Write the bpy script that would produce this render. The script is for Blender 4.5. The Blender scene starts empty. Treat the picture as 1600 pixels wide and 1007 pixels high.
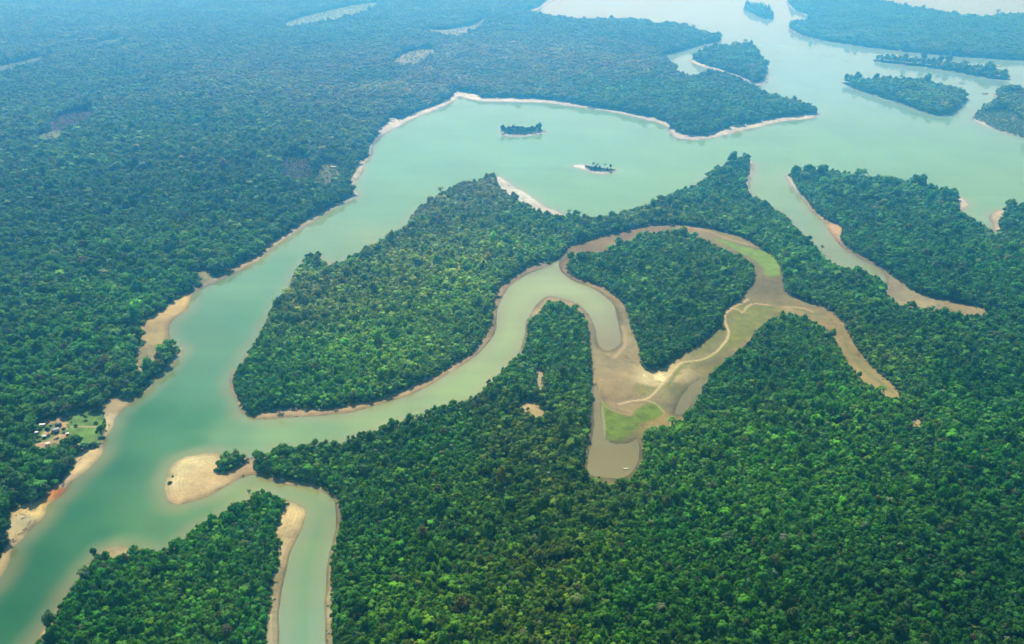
import bpy, bmesh, math, random
import numpy as np
from math import radians, sin, cos, pi

R = np.random.RandomState(7)
random.seed(7)
scene = bpy.context.scene
col = scene.collection

# ------------------------------------------------------------------ camera, sky, sun, exposure
FPX, CX, CY, PITCH, CAMH = 1386.0, 800.0, 503.5, radians(25.2), 500.0
cam = bpy.data.cameras.new('camera')
cam.sensor_width = 36.0
cam.lens = 36.0 * FPX / 1600.0
cam.clip_start = 1.0
cam.clip_end = 90000.0
camo = bpy.data.objects.new('camera', cam)
camo.location = (0, 0, CAMH)
camo.rotation_euler = (radians(90) - PITCH, 0, 0)
col.objects.link(camo)
scene.camera = camo

SUN_EL, SUN_AZ = radians(50), radians(-15)      # azimuth measured from +Y (view direction) towards +X
sun = bpy.data.lights.new('sun', 'SUN')
sun.energy = 5.0
sun.angle = radians(0.6)
sun.color = (1.0, 0.97, 0.95)
suno = bpy.data.objects.new('sun', sun)
d = (sin(SUN_AZ) * cos(SUN_EL), cos(SUN_AZ) * cos(SUN_EL), sin(SUN_EL))
import mathutils
suno.rotation_euler = mathutils.Vector(d).to_track_quat('Z', 'Y').to_euler()
suno.location = (0, 0, 900)
col.objects.link(suno)

w = bpy.data.worlds.new('World')
scene.world = w
w.use_nodes = True
nt = w.node_tree
sky = nt.nodes.new('ShaderNodeTexSky')
sky.sky_type = 'NISHITA'
sky.sun_disc = False
sky.sun_elevation = SUN_EL
sky.sun_rotation = SUN_AZ
sky.altitude = 500
sky.air_density = 1.2
sky.dust_density = 1.2
sky.ozone_density = 1.5
bg = nt.nodes['Background']
nt.links.new(sky.outputs[0], bg.inputs[0])
bg.inputs[1].default_value = 0.065

vs = scene.view_settings
vs.view_transform = 'Standard'
vs.look = 'None'
vs.exposure = 0.78
vs.gamma = 1.0
cy = scene.cycles
cy.max_bounces = 6
cy.diffuse_bounces = 2
cy.glossy_bounces = 2
cy.transmission_bounces = 2
cy.transparent_max_bounces = 4
cy.volume_bounces = 4
cy.use_adaptive_sampling = True
cy.adaptive_threshold = 0.02
cy.use_denoising = True
cy.sample_clamp_indirect = 4.0
HAZE_DENSITY = 3.9e-4
HAZE_COLOR = (0.09, 0.48, 1.0)
HAZE_G = 0.85

# ------------------------------------------------------------------ helpers
SP, CP = sin(PITCH), cos(PITCH)


def unproj(px, py, z=0.0):
    """photo pixel (1600 x 1007) -> point of the level at height z"""
    px = np.asarray(px, float); py = np.asarray(py, float)
    x = (px - CX) / FPX
    u = -(py - CY) / FPX
    Z = -SP + CP * u
    t = (z - CAMH) / Z
    return t * x, t * (CP + SP * u)


def proj(x, y, z):
    dz = z - CAMH
    f = y * CP - dz * SP
    u = y * SP + dz * CP
    return CX + FPX * x / f, CY - FPX * u / f, f


def lin(r, g=None, b=None):
    if g is None:
        r, g, b = r
    c = np.array([r, g, b], float) / 255.0
    return np.where(c <= 0.04045, c / 12.92, ((c + 0.055) / 1.055) ** 2.4)


def _hash(ix, iy, s):
    h = (ix.astype(np.int64) * 374761393 + iy.astype(np.int64) * 668265263 + s * 974634777) & 0xffffffff
    h = ((h ^ (h >> 13)) * 1274126177) & 0xffffffff
    h = (h ^ (h >> 16)) & 0xffff
    return h / 65535.0


def vnoise(x, y, s=0):
    ix = np.floor(x); iy = np.floor(y)
    fx = x - ix; fy = y - iy
    fx = fx * fx * (3 - 2 * fx); fy = fy * fy * (3 - 2 * fy)
    a = _hash(ix, iy, s); b = _hash(ix + 1, iy, s); c = _hash(ix, iy + 1, s); e = _hash(ix + 1, iy + 1, s)
    return (a * (1 - fx) + b * fx) * (1 - fy) + (c * (1 - fx) + e * fx) * fy


def fbm(x, y, s=0, o=3):
    v = 0; a = 0.5; t = 0
    for k in range(o):
        v = v + a * vnoise(x * 2 ** k, y * 2 ** k, s + 17 * k); t += a; a *= 0.5
    return v / t


def smooth(a, b, x):
    t = np.clip((x - a) / (b - a), 0, 1)
    return t * t * (3 - 2 * t)


def parse(txt, H=11.0):
    """'x,y x,yT ...' : photo pixels of a shore; T = what shows there is the top of trees H metres tall"""
    P = []
    for tok in txt.split():
        t = tok.endswith('T')
        a, b = tok.rstrip('T').split(',')
        X, Y = unproj(float(a), float(b), H if t else 0.0)
        P.append((float(X), float(Y)))
    return np.array(P)


def natural(P, closed=True, rough=1.0, seed=0):
    """round the traced corners, resample, and roughen at a scale that suits the distance"""
    for _ in range(2):
        Q = np.roll(P, -1, 0) if closed else P[1:]
        A = P if closed else P[:-1]
        N = np.empty((len(A) * 2, 2))
        N[0::2] = A * 0.75 + Q * 0.25
        N[1::2] = A * 0.25 + Q * 0.75
        if not closed:
            N = np.vstack([P[:1], N, P[-1:]])
        P = N
    out = []
    n = len(P)
    for i in range(n if closed else n - 1):
        a = P[i]; b = P[(i + 1) % n]
        L = np.hypot(*(b - a)); r = max(300.0, min(np.hypot(*a), np.hypot(*b)))
        k = int(min(200, max(1, math.ceil(L / (0.006 * r)))))
        for j in range(k):
            out.append(a + (b - a) * (j / k))
    if not closed:
        out.append(P[-1])
    P = np.array(out)
    r = np.clip(np.hypot(P[:, 0], P[:, 1]), 300, 6000)
    wl = 9 + 0.012 * r
    amp = rough * (0.8 + 0.0011 * r)
    dx = fbm(P[:, 0] / wl, P[:, 1] / wl, 100 + seed) - 0.5
    dy = fbm(P[:, 0] / wl, P[:, 1] / wl, 200 + seed) - 0.5
    return P + np.stack([dx, dy], 1) * 2 * amp[:, None]


# ------------------------------------------------------------------ traced shores
WEST = """-900,1080 -300,1075 -60,985 0,905 6,888 11,880 14,867 23,856 40,841 46,829 62,815 71,804 76,791 86,785 96,776 104,765 108,757
112,754 132,740 150,722 159,710 161,700 166,686 172,676 181,664 181,655 188,648 195,640 202,632 217,624 235,609 257,586 275,566 290,551 287,544 277,540
268,530 265,516 267,504 280,494 297,482 300,468 303,460 312,453 332,446 355,433 370,427 400,410 415,402 427,387 450,372 480,352 507,336 540,319 560,309
564,303 555,297 556,284 567,272 572,257 582,248 585,240 586,222 607,207 630,195 655,182 687,170 707,160 716,150 722,153 750,159 775,160 800,160 850,161
887,166 925,171 960,176 995,184 1025,192 1047,200 1049,210 1060,219 1095,220 1122,215 1155,206 1200,196 1225,189 1270,186 1282,180
1280,166T 1245,156T 1210,149T 1195,143T 1180,133T 1162,123T 1137,115T 1120,111T 1102,113T 1092,117T 1062,117T 1060,107 1042,97 1040,87 1060,82 1080,77
1097,70 1122,66 1129,61 1128,55T 1100,47T 1075,40T 1060,35T 1035,35T 1027,38T 1015,31T 1000,29T 962,29T 912,31T 875,26T 845,23T 820,21 845,15 860,5 866,0
880,-15 905,-40 1000,-70 900,-112 -900,-112"""
MAIN = """515,1400 512,1130 510,1060 510,1005 507,967 507,925 510,892 512,867 520,847 525,825 525,805 522,782 512,775 495,765 462,760 450,759 425,754 406,746
397,742 381,745 362,755 337,770 312,781 291,787 275,790 264,787 259,777 257,760 259,746 265,731 275,721 291,713 312,708 331,706 345,707
349,701T 362,698T 375,697T 387,703T 399,701T 412,702T 420,694T 435,688T 460,689T 487,687T 510,685T 525,687T 560,684 580,677 607,667 630,664 650,656 675,644 700,638
740,626 747,616 765,600 785,584 797,571 807,561 815,541 822,504 825,503 830,490 837,474 850,464 862,462 882,467 900,474 917,487 927,502 932,516 934,534 937,543 944,548
953,549 962,545 970,538 970,528 968,515 966,504 965,498 962,477 950,467 930,452 900,442 880,429 874,418 876,404
857,417 825,429 800,444 790,457 780,477 777,500 775,519 760,541 742,559 712,578 680,598 650,614 625,623 585,635 550,645 520,649 482,651 437,654 400,657 382,650 372,640
366,618 358,606 361,580 370,563T 384,540T 400,521T 412,492T 425,469T 437,457T 450,437T 452,424T 467,407T 477,394T 500,392T 504,402T 507,414 517,408 527,407T 537,404T
540,399T 560,389T 575,382T 600,367T 625,352T 640,339T 642,327T 662,314T 690,297T 712,286T 737,279T 765,277T 777,273 790,281 802,289 815,297 837,312 847,319 870,330 895,331T 912,335T
940,336T 960,333T 990,323T 1025,311T 1070,293T 1100,278T 1107,268T 1135,255T 1145,248T 1162,240T 1175,244T 1181,255 1179,266 1172,280 1171,297 1176,305 1187,308T 1200,314T
1225,328T 1237,340T 1262,368T 1282,385T 1300,408T 1330,419T 1360,425T 1375,431T 1383,440T 1386,436 1380,430 1370,418 1340,402 1315,387 1307,376 1294,362 1285,344 1265,332
1257,314 1242,299 1232,284 1225,277 1228,270 1236,268T 1282,263T 1325,271T 1375,277T 1425,284T 1462,291T 1490,303T 1496,306 1515,314 1516,323 1502,328 1512,332T 1542,350T 1552,356T
1552,352 1543,341 1550,332 1575,323 1582,321T 1600,319T 1750,300T 2100,280T 2700,300 2900,700 2600,1400"""
HEAD = """437,1400 437,1130 437,1005 437,967 440,935 445,905 450,875 460,850 472,825 480,807 479,796 470,789 450,784 425,777 412,770 396,769 384,772T 369,777T 360,785T
347,790T 335,800T 317,805T 292,822T 270,840T 250,850T 225,856 205,856 185,853 170,856 155,862 147,857T 132,870T 120,890T 107,905T 95,925T 80,945T 60,975T 45,1005T 0,1080T -120,1400"""
FAR_E = """1227,0 1237,15 1252,22 1265,26 1266,38 1245,38 1230,38 1232,47 1262,60 1317,69 1375,77 1450,85 1525,91 1600,95 1800,108 2300,120 2300,10 1800,15T 1600,21T 1555,21T
1550,26T 1525,26T 1500,22T 1462,15T 1412,8T 1375,0T 1330,-12T 1260,-22 1222,-10"""
ISL_F = """1314,130 1340,142 1375,152 1417,166 1445,177 1465,182 1492,181 1499,170 1512,156 1515,144T 1482,135T 1462,129T 1432,122T 1375,121T 1350,126T 1332,120T 1317,121T"""
ISL_G = """1360,94 1375,98 1400,100 1450,106 1500,114 1537,122 1575,126 1583,124 1557,112T 1537,105T 1500,101T 1450,95T 1412,91T 1375,87T 1364,87T"""
ISL_D = """1075,95 1095,105 1122,110 1150,120 1175,131 1185,135 1199,132 1203,120 1198,108 1190,85T 1175,67T 1160,67T 1135,71T 1100,77T 1077,88T"""
ISL_H = """1155,10T 1175,5T 1190,7T 1202,14T 1211,24T 1210,31 1192,30 1175,22 1157,13"""
LAND_I = """1516,187 1520,179 1535,172 1552,163 1556,150 1548,145 1567,143 1600,144T 1760,150T 1900,170 1760,250 1600,217 1562,207 1537,197"""
ISL_A = """781,207 786,213 800,215 820,214 840,211 852,208 854,205 845,203 835,201 800,198 783,200"""
ISL_B = """891,259 899,263 914,267 925,271 937,273 952,272 964,268 967,265 955,264 940,262 920,259 905,257"""
LANDS = [natural(parse(t, H), True, ro, k) for k, (t, H, ro) in enumerate([
    (WEST, 17, 1.7), (MAIN, 10, 1.3), (HEAD, 9, 1.3), (FAR_E, 18, 1), (ISL_F, 17, .8), (ISL_G, 14, .7), (ISL_D, 17, .8), (ISL_H, 18, .5), (LAND_I, 10, .8), (ISL_A, 15, .4), (ISL_B, 8, .3)])]

# treeless places; each is a closed outline
MUD = """858,419 876,403 890,384 925,374 960,367 995,356 1032,352 1075,352 1112,359 1150,369 1175,379 1190,392 1200,397 1210,402 1222,422 1225,449 1229,463 1262,474 1297,484 1309,497 1322,509 1330,536
1350,564 1375,586 1397,604 1408,629 1395,624T 1375,604T 1355,596T 1337,574T 1311,541T 1305,519T 1287,508T 1262,492T 1232,486T 1207,491T 1180,511T 1175,526T 1145,551T 1117,574T 1087,599T 1077,618T
1070,650T 1050,661T 1015,666T 1007,679 1005,694 1000,721 992,744 975,753T 950,753T 910,748 915,714 922,679 922,644 925,604 924,566 920,541 922,526 917,504 910,499 900,482 882,472 872,462
860,440 850,430"""
ISLE_N = """885,417 892,403T 910,399T 920,392T 940,392T 960,379T 992,372T 1020,363T 1040,360T 1062,359T 1072,360T 1087,368T 1112,378T 1150,395T 1175,408T 1178,424 1177,442 1160,464 1150,474 1132,484 1127,502 1127,511
1095,539 1062,556 1047,566 1040,576 1020,579 1007,581 1000,561 995,536 985,509 980,489 972,472 960,462 940,449 920,442 900,437 887,428"""
RFLAT = """1370,416 1385,426 1400,436 1412,446 1425,456 1450,466 1475,470 1500,475 1530,482 1552,493 1530,494T 1500,488T 1450,480T 1412,475T 1390,468T 1385,446T 1372,430T"""
BARE = {
    'spit': "257,700 300,698 345,704 352,712 343,728 334,740 352,742 380,728 392,720 399,716 400,742 380,750 330,778 270,800 245,780 245,730",
    'spit_s': "150,850 230,846 262,846T 240,858 215,866 192,874 178,885 172,872 158,866",
    'creek_sand': "400,766 418,766 420,776 440,781 455,786 440,808 428,828 437,850 438,862 430,890 424,930 420,970 418,1010 417,1100 417,1400 445,1400 445,1010 470,860 490,800 470,780 430,770",
    'bay': "228,500 250,490 275,470 300,455 320,455 310,500 300,540 278,536 262,541 258,548 250,560 246,570 232,580 212,586 210,562 221,546 222,522",
    'inlet': "186,521 205,513 222,512 236,503 246,512 226,522 205,526 190,527",
    'spit_w': "292,546 283,535 274,538 284,549 268,573 246,600 226,619 200,628 176,618 172,628 164,632 160,645 164,668 170,690 205,650 230,625 300,556",
    'village': "54,679 64,672 60,664 70,660 82,654 100,651 106,655 104,664 110,672 114,684 112,700 96,712 80,716 62,714 54,700",
    'field': "104,664 112,648 118,645 158,644 166,655 160,668 162,690 148,700 128,698 114,692 110,680",
    'bank': "158,684 170,684 164,712 150,728 118,758 96,764 104,745 116,726 128,706 144,700 156,696",
    'bank_s': "104,757 92,756 80,764 75,774 68,782 56,788 44,787 32,792 20,800 18,815 8,832 14,842 26,848 14,858 4,868 -20,895 -60,960 -90,1040 0,1000 40,860 110,790",
    'glade': "308,428 318,422 326,424 332,434 345,430 335,444 312,446",
    'glade_m': "808,637 818,629 838,629 846,640 862,648 872,652 872,660 850,660 836,662 828,655 816,648",
    'shore_p': "774,270 784,274 798,283 812,291 836,308 850,318 868,326 884,330 884,349 862,346 834,334 812,321 794,308 776,292",
    'tongue': "836,478 850,464 862,460 884,466 902,476 918,490 930,505 918,506 908,497 896,488 880,482 866,479 852,483 842,494 832,506 826,505",
    'gap_a': "1424,658 1432,654 1441,660 1440,672 1431,676 1425,670", 'gap_b': "1445,700 1453,699 1456,708 1450,714 1445,710", 'gap_c': "838,578 845,576 849,590 850,608 845,622 840,610",
    'shore_t': "1168,250 1184,250 1184,268 1176,281 1174,300 1182,306 1176,318 1164,300 1162,282 1170,266",
    'knob': "503,404 518,404 530,408 526,418 508,424",
    'field_f': "432,45 470,30 520,17 590,4 592,13 552,30 500,39 450,46",
    'field_g': "608,99 640,84 676,79 680,91 652,101 625,104",
    'wish': "657,39 668,49 690,52 716,47 738,42 756,29 757,33 746,45 744,56 700,64 690,57 668,54",
    'field_h': "500,257 528,256 534,270 518,284 496,292 490,280",
    'burn': "440,262 452,250 486,250 490,268 478,284 450,286",
    'burn_w': "72,200 95,186 128,176 150,176 148,190 120,204 96,209",
    'field_w': "58,228 70,214 98,209 102,216 84,230",
    'field_i': "148,74 170,67 194,65 190,72 160,77",
    'strip_w': "-40,116 18,104 52,94 78,90 60,100 20,112 -40,128",
    'tip_e': "1494,304 1520,310 1520,328 1500,330 1498,318",
    'shore_k': "1220,270 1232,272 1240,288 1250,302 1264,322 1276,334 1290,346 1310,352 1318,362 1312,374 1320,386 1345,402 1365,412 1350,420 1300,390 1230,300",
    'tip_n': "690,172 700,160 706,150 712,143 728,145 748,148 752,156 780,158 780,170 690,180",
    'shore_n': "1048,208 1056,213 1094,216 1110,211 1130,203 1152,196 1190,192 1230,186 1290,176 1290,190 1200,205 1100,228 1045,225",
    'tip_d': "1176,131 1192,128 1196,112 1210,108 1210,140 1180,140",
    'tip_j': "1540,342 1548,332 1574,324 1580,326 1560,336 1558,352 1576,372 1560,364 1545,352",
    'beach_a': "880,257 912,254 915,262 924,269 950,271 975,266 975,280 880,280",
    'beach_f': "800,22 838,14 850,5 862,-6 890,-20 880,10 850,22",
    'scrub_i': "1515,185 1540,176 1570,172 1600,190 1610,230 1560,220 1520,200",
    'hut_far': "606,190 618,182 624,190 612,198",
    'shore_e': "1484,180 1497,168 1506,160 1514,166 1496,190 1470,190",
}
STRIPS = [("305,459 312,453 332,446 355,433 370,427 400,410 415,402 427,387 450,372 480,352 507,336 540,319 560,309 566,302", 9), ("566,303 557,297 558,284 569,272 574,257 584,248 587,240 588,222 607,207 630,195 655,182 687,170 707,160", 11),
          ("718,152 750,158 775,160 800,160 850,161 887,166 925,171 960,176 995,184 1025,192 1047,200", 6), ("1049,205 1060,217 1095,219 1122,214 1155,205 1200,195 1225,188 1270,185", 6),
          ("400,656 437,653 482,650 520,648 550,644 585,634 625,622 650,613 680,597 712,577 742,558 760,540 775,519 780,485 790,457 800,444 825,429 857,417", 9), ("525,783 528,805 528,825 523,847 515,867 513,892 510,925 510,967 513,1005 513,1100", -9),
          ("397,741 406,745 425,753 450,758 462,759 495,764 512,774 522,781", 7), ("1200,319 1240,336 1262,368 1282,385", 1), ("783,207 788,213 800,215 820,214 840,211 852,207", 3), ("1075,95 1095,105 1122,110 1150,120 1175,131", 3), ("1516,187 1537,197 1562,207 1600,217", 2.5),
          ("1235,285 1242,299 1257,314 1265,332 1285,344 1294,362 1307,376 1315,387 1340,402 1370,418", -7)]
for i_, (tx_, w_) in enumerate(STRIPS):
    A_ = np.array([[float(q) for q in p.split(',')] for p in tx_.split()])
    d_ = np.gradient(A_, axis=0); nn = np.stack([d_[:, 1], -d_[:, 0]], 1); nn /= np.linalg.norm(nn, axis=1, keepdims=True)
    ww = w_ * (.45 + 1.0 * np.array([random.random() for _ in A_]))[:, None]
    B_ = A_ - nn * np.sign(w_) * 3, A_ + nn * ww
    BARE['open_shore_%d' % i_] = ' '.join('%.1f,%.1f' % tuple(p) for p in np.vstack([B_[0], B_[1][::-1]]))
BARES = {k: natural(parse(v, 10), True, 3.0 if k.split('_')[0] in ('field', 'wish', 'burn', 'strip') and np.hypot(*parse(v).mean(0)) > 1300 else 1.0, 40 + i) for i, (k, v) in enumerate(BARE.items())}
MUDP, ISLEP, RFLATP = (natural(parse(t, 10), True, .8, 70 + i) for i, t in enumerate((MUD, ISLE_N, RFLAT)))

# ------------------------------------------------------------------ the grid that carries the ground and the water
NT, = (1080,)
TH = np.linspace(radians(-47), radians(47), NT)
dep = np.linspace(radians(58), radians(4.2), 800)
RR = np.concatenate([CAMH / np.tan(dep), np.geomspace(CAMH / math.tan(radians(4.2)) * 1.03, 32000, 40)])
NR = len(RR)
GX = RR[:, None] * np.sin(TH)[None]
GY = RR[:, None] * np.cos(TH)[None]


def inside(poly, RRa=RR, THa=TH):
    r = np.hypot(poly[:, 0], poly[:, 1]); t = np.arctan2(poly[:, 0], poly[:, 1])
    flip = np.zeros((len(RRa), len(THa) + 1), np.int32)
    n = len(poly)
    for i in range(n):
        j = (i + 1) % n
        r0, r1 = r[i], r[j]
        if r0 == r1:
            continue
        lo, hi = (r0, r1) if r0 < r1 else (r1, r0)
        a = np.searchsorted(RRa, lo, 'left'); b = np.searchsorted(RRa, hi, 'left')
        if b <= a:
            continue
        k = np.arange(a, b)
        tt = t[i] + (t[j] - t[i]) * (RRa[k] - r0) / (r1 - r0)
        np.add.at(flip, (k, np.searchsorted(THa, tt)), 1)
    return (np.cumsum(flip, 1)[:, :-1] % 2) == 1


def dist(poly, pad, RRa=RR, THa=TH, X=GX, Y=GY):
    D = np.full((len(RRa), len(THa)), float(pad))
    n = len(poly)
    for i in range(n):
        p = poly[i]; q = poly[(i + 1) % n]
        rp, rq = np.hypot(*p), np.hypot(*q)
        if max(abs(p[0]), abs(q[0])) > 30000:
            continue
        r0 = min(rp, rq) - pad; r1 = max(rp, rq) + pad
        tp, tq = math.atan2(*p), math.atan2(*q)
        w_ = pad / max(60.0, min(rp, rq))
        a = np.searchsorted(RRa, r0); b = np.searchsorted(RRa, r1)
        c = np.searchsorted(THa, min(tp, tq) - w_); e = np.searchsorted(THa, max(tp, tq) + w_)
        if b <= a or e <= c:
            continue
        x = X[a:b, c:e] - p[0]; y = Y[a:b, c:e] - p[1]
        v = q - p; L2 = v @ v + 1e-9
        s = np.clip((x * v[0] + y * v[1]) / L2, 0, 1)
        dd = np.hypot(x - s * v[0], y - s * v[1])
        np.minimum(D[a:b, c:e], dd, out=D[a:b, c:e])
    return D


def sdf(poly, pad=45.0, **k):
    kk = {a: b for a, b in k.items() if a in ('RRa', 'THa')}
    return np.where(inside(poly, **kk), 1.0, -1.0) * dist(poly, pad, **k)


land = np.full((NR, NT), -45.0)
POOLS = ['928,604 936,606 939,640 942,688 960,694 984,692 1000,684 998,716 989,738 974,748 950,749 916,743 920,712 927,680 929,640', '1080,602 1102,588 1097,604 1086,620 1076,638 1068,646 1052,650 1058,632 1070,614']
which = np.zeros((NR, NT), np.int8)
for k, P in enumerate(LANDS):
    s = sdf(P)
    which[s > 0] = k
    land = np.maximum(land, s)
for k, t in enumerate(POOLS):
    land = np.minimum(land, np.maximum(-1.2, -sdf(natural(parse(t), True, 1.2, 140 + k), 45.0)))
mud = sdf(MUDP); isle = sdf(ISLEP)
mud = np.minimum(mud, -isle)
rflat = sdf(RFLATP)
bare = np.maximum(mud, rflat)
bid = np.zeros((NR, NT), np.int8)
bid[mud > 0] = 1
bid[rflat > 0] = 2
for k, (nm, P) in enumerate(BARES.items()):
    s = sdf(P, 25.0)
    bid[s > 0] = 3 + k
    bare = np.maximum(bare, np.where(s <= -25, -45, s))
    if np.hypot(*P.mean(0)) > 1300 and nm.split('_')[0] in ('field', 'wish', 'burn', 'strip', 'tip'):
        s2 = sdf(P * .974, 25.0)                            # keep tall trees off the near side, so that the clearing is open to view
        bid[(s2 > 0) & (bid == 0)] = 3 + k
        bare = np.maximum(bare, np.where(s2 <= -25, -45, s2))
BID = {nm: 3 + k for k, nm in enumerate(BARES)}
# coarse distances for the lie of the land
cs = (slice(None, None, 6), slice(None, None, 6))
Rc, Tc, Xc, Yc = RR[::6], TH[::6], GX[cs], GY[cs]
lc = np.full(Xc.shape, -400.0)
for P in LANDS:
    lc = np.maximum(lc, sdf(P, 400.0, RRa=Rc, THa=Tc, X=Xc, Y=Yc))
mc = np.minimum(sdf(MUDP, 400.0, RRa=Rc, THa=Tc, X=Xc, Y=Yc), -sdf(ISLEP, 400.0, RRa=Rc, THa=Tc, X=Xc, Y=Yc))
lc = np.minimum(lc, -mc)


def lookup(A, x, y, Ra=RR, Ta=TH):
    r = np.hypot(x, y); t = np.arctan2(x, y)
    i = np.clip(np.searchsorted(Ra, r) - 1, 0, len(Ra) - 2)
    j = np.clip(np.searchsorted(Ta, t) - 1, 0, len(Ta) - 2)
    u = np.clip((r - Ra[i]) / (Ra[i + 1] - Ra[i]), 0, 1); v = np.clip((t - Ta[j]) / (Ta[j + 1] - Ta[j]), 0, 1)
    return (A[i, j] * (1 - v) + A[i, j + 1] * v) * (1 - u) + (A[i + 1, j] * (1 - v) + A[i + 1, j + 1] * v) * u


def lookup_n(A, x, y):
    r = np.hypot(x, y); t = np.arctan2(x, y)
    i = np.clip(np.searchsorted(RR, r) - 1, 0, NR - 2); j = np.clip(np.searchsorted(TH, t), 0, NT - 1)
    return A[i, j]


inland = lookup(lc, GX, GY, Rc, Tc)
BW = np.where(np.isin(which, (4, 5, 6, 7, 9)), .25, 1.0)
beach_w = 1.5 + 5.0 * fbm(GX / 45, GY / 45, 3) + 0.0006 * np.hypot(GX, GY)
beach_w = beach_w * BW
edge = np.minimum(land - beach_w, -bare)                     # > 0 : trees can stand here
hill = fbm(GX / 320, GY / 320, 11, 3)
hz_ = np.where(which == 0, 16.0, 5.0) * hill * smooth(15, 260, inland)
GZ = np.where(land < 0, np.maximum(-5, land * 0.10), np.minimum(0.55, land * 0.055) + 0.25 * (fbm(GX / 12, GY / 12, 5) - .5) * smooth(0, 8, land))
GZ = GZ + np.where(land > 0, 1.7 * smooth(-1.5, 4.0, edge) + hz_, 0)
GZ = np.where(bid == 1, np.where(land > 0, np.clip(land * .05, .03, .5) + .15 * fbm(GX / 9, GY / 9, 8), GZ), GZ)

# ------------------------------------------------------------------ colours of ground and water (own colour, with haze and sky tint mixed into the far points)


def idw(pts, X, Y, power=2.6):
    P = np.array([unproj(p[0], p[1]) for p in pts]); C = np.array([p[2] for p in pts])
    num = 0; den = 0
    for (x, y), c in zip(P, C):
        r = np.hypot(x, y)
        w_ = 1.0 / (((X - x) ** 2 + (Y - y) ** 2) / (r * r) + 1e-5) ** (power / 2)
        num = num + w_[..., None] * c; den = den + w_
    return num / den[..., None]


def alb(r, g, b, k=0.50):
    c = lin(r, g, b) * k
    return c * .82 + .18 * c.mean()


SAND = [(0, 890, alb(200, 175, 110)), (20, 850, alb(205, 180, 125)), (40, 815, alb(190, 180, 135)), (60, 800, alb(245, 215, 120)), (70, 795, alb(245, 210, 115)), (86, 770, alb(228, 140, 30)), (92, 768, alb(225, 135, 30)),
        (100, 758, alb(215, 190, 150)), (130, 730, alb(240, 215, 150)), (148, 712, alb(230, 205, 140)), (165, 690, alb(190, 170, 125)), (172, 660, alb(225, 205, 155)), (168, 640, alb(165, 150, 110)),
        (185, 630, alb(185, 165, 115)), (230, 608, alb(225, 205, 150)), (285, 548, alb(225, 210, 160)), (250, 530, alb(200, 180, 105)), (235, 555, alb(160, 150, 100)), (245, 510, alb(190, 165, 100)), (280, 480, alb(225, 195, 115)),
        (340, 438, alb(165, 155, 125)), (410, 400, alb(230, 200, 140)), (480, 348, alb(205, 195, 155)), (555, 305, alb(215, 205, 165)), (565, 270, alb(220, 195, 150)), (590, 225, alb(170, 165, 150)), (640, 185, alb(240, 225, 200)), (700, 160, alb(245, 225, 200)),
        (760, 157, alb(245, 228, 205)), (900, 167, alb(225, 205, 185)), (1048, 205, alb(225, 200, 180)), (1150, 200, alb(235, 215, 180)), (850, 15, alb(230, 215, 195)), (300, 715, alb(240, 220, 150)), (265, 750, alb(240, 222, 155)), (320, 745, alb(220, 190, 125)),
        (300, 775, alb(225, 192, 125)), (380, 738, alb(190, 160, 110)), (420, 752, alb(195, 165, 115)), (180, 862, alb(190, 170, 115)), (178, 855, alb(235, 215, 155)), (410, 768, alb(235, 205, 140)), (468, 800, alb(225, 200, 130)), (445, 830, alb(205, 180, 120)),
        (430, 900, alb(185, 165, 115)), (428, 990, alb(190, 175, 130)), (515, 880, alb(200, 180, 125)), (512, 960, alb(200, 182, 130)), (520, 800, alb(160, 145, 100)), (480, 650, alb(205, 175, 125)), (600, 630, alb(195, 165, 110)), (690, 590, alb(205, 175, 125)),
        (770, 515, alb(165, 140, 100)), (820, 430, alb(170, 148, 110)), (900, 392, alb(165, 140, 105)), (980, 365, alb(178, 152, 112)), (1060, 354, alb(185, 160, 122)), (1130, 370, alb(180, 165, 105)), (1200, 400, alb(160, 148, 100)), (1205, 450, alb(150, 140, 100)),
        (890, 430, alb(180, 150, 110)), (950, 460, alb(190, 165, 115)), (975, 500, alb(185, 172, 130)), (958, 530, alb(190, 180, 140)), (935, 545, alb(185, 172, 130)), (940, 560, alb(190, 172, 128)), (970, 600, alb(200, 175, 130)), (950, 625, alb(200, 172, 125)), (985, 560, alb(190, 170, 125)), (1022, 592, alb(250, 235, 185)), (1035, 588, alb(245, 225, 175)),
        (925, 640, alb(150, 145, 110)), (930, 700, alb(160, 150, 105)), (960, 730, alb(165, 155, 105)), (985, 690, alb(160, 150, 100)), (1060, 640, alb(150, 140, 105)), (1060, 610, alb(140, 138, 95)), (1020, 650, alb(205, 180, 105)), (1120, 580, alb(150, 145, 90)), (1180, 500, alb(165, 158, 95)),
        (1260, 485, alb(185, 165, 115)), (1320, 530, alb(190, 165, 110)), (1380, 600, alb(200, 180, 120)), (840, 470, alb(195, 170, 120)), (905, 480, alb(185, 160, 110)), (780, 590, alb(215, 195, 145)), (640, 660, alb(225, 215, 170)), (815, 300, alb(240, 225, 195)), (870, 328, alb(225, 205, 170)),
        (1235, 285, alb(235, 215, 175)), (1305, 360, alb(225, 185, 130)), (1270, 335, alb(205, 175, 135)), (1340, 402, alb(175, 150, 120)), (1395, 445, alb(165, 155, 130)), (1440, 468, alb(190, 180, 145)), (1500, 480, alb(175, 160, 120)), (1508, 318, alb(235, 205, 160)), (1548, 340, alb(205, 190, 160)),
        (1175, 290, alb(215, 195, 170)), (1200, 125, alb(240, 220, 200)), (1540, 195, alb(225, 205, 180)), (905, 262, alb(240, 225, 200)), (945, 269, alb(238, 222, 195)), (820, 212, alb(235, 218, 195)), (1490, 178, alb(220, 205, 190)), (360, 600, alb(210, 180, 140)), (510, 410, alb(215, 190, 160))]
r_ = np.hypot(GX, GY)
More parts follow.
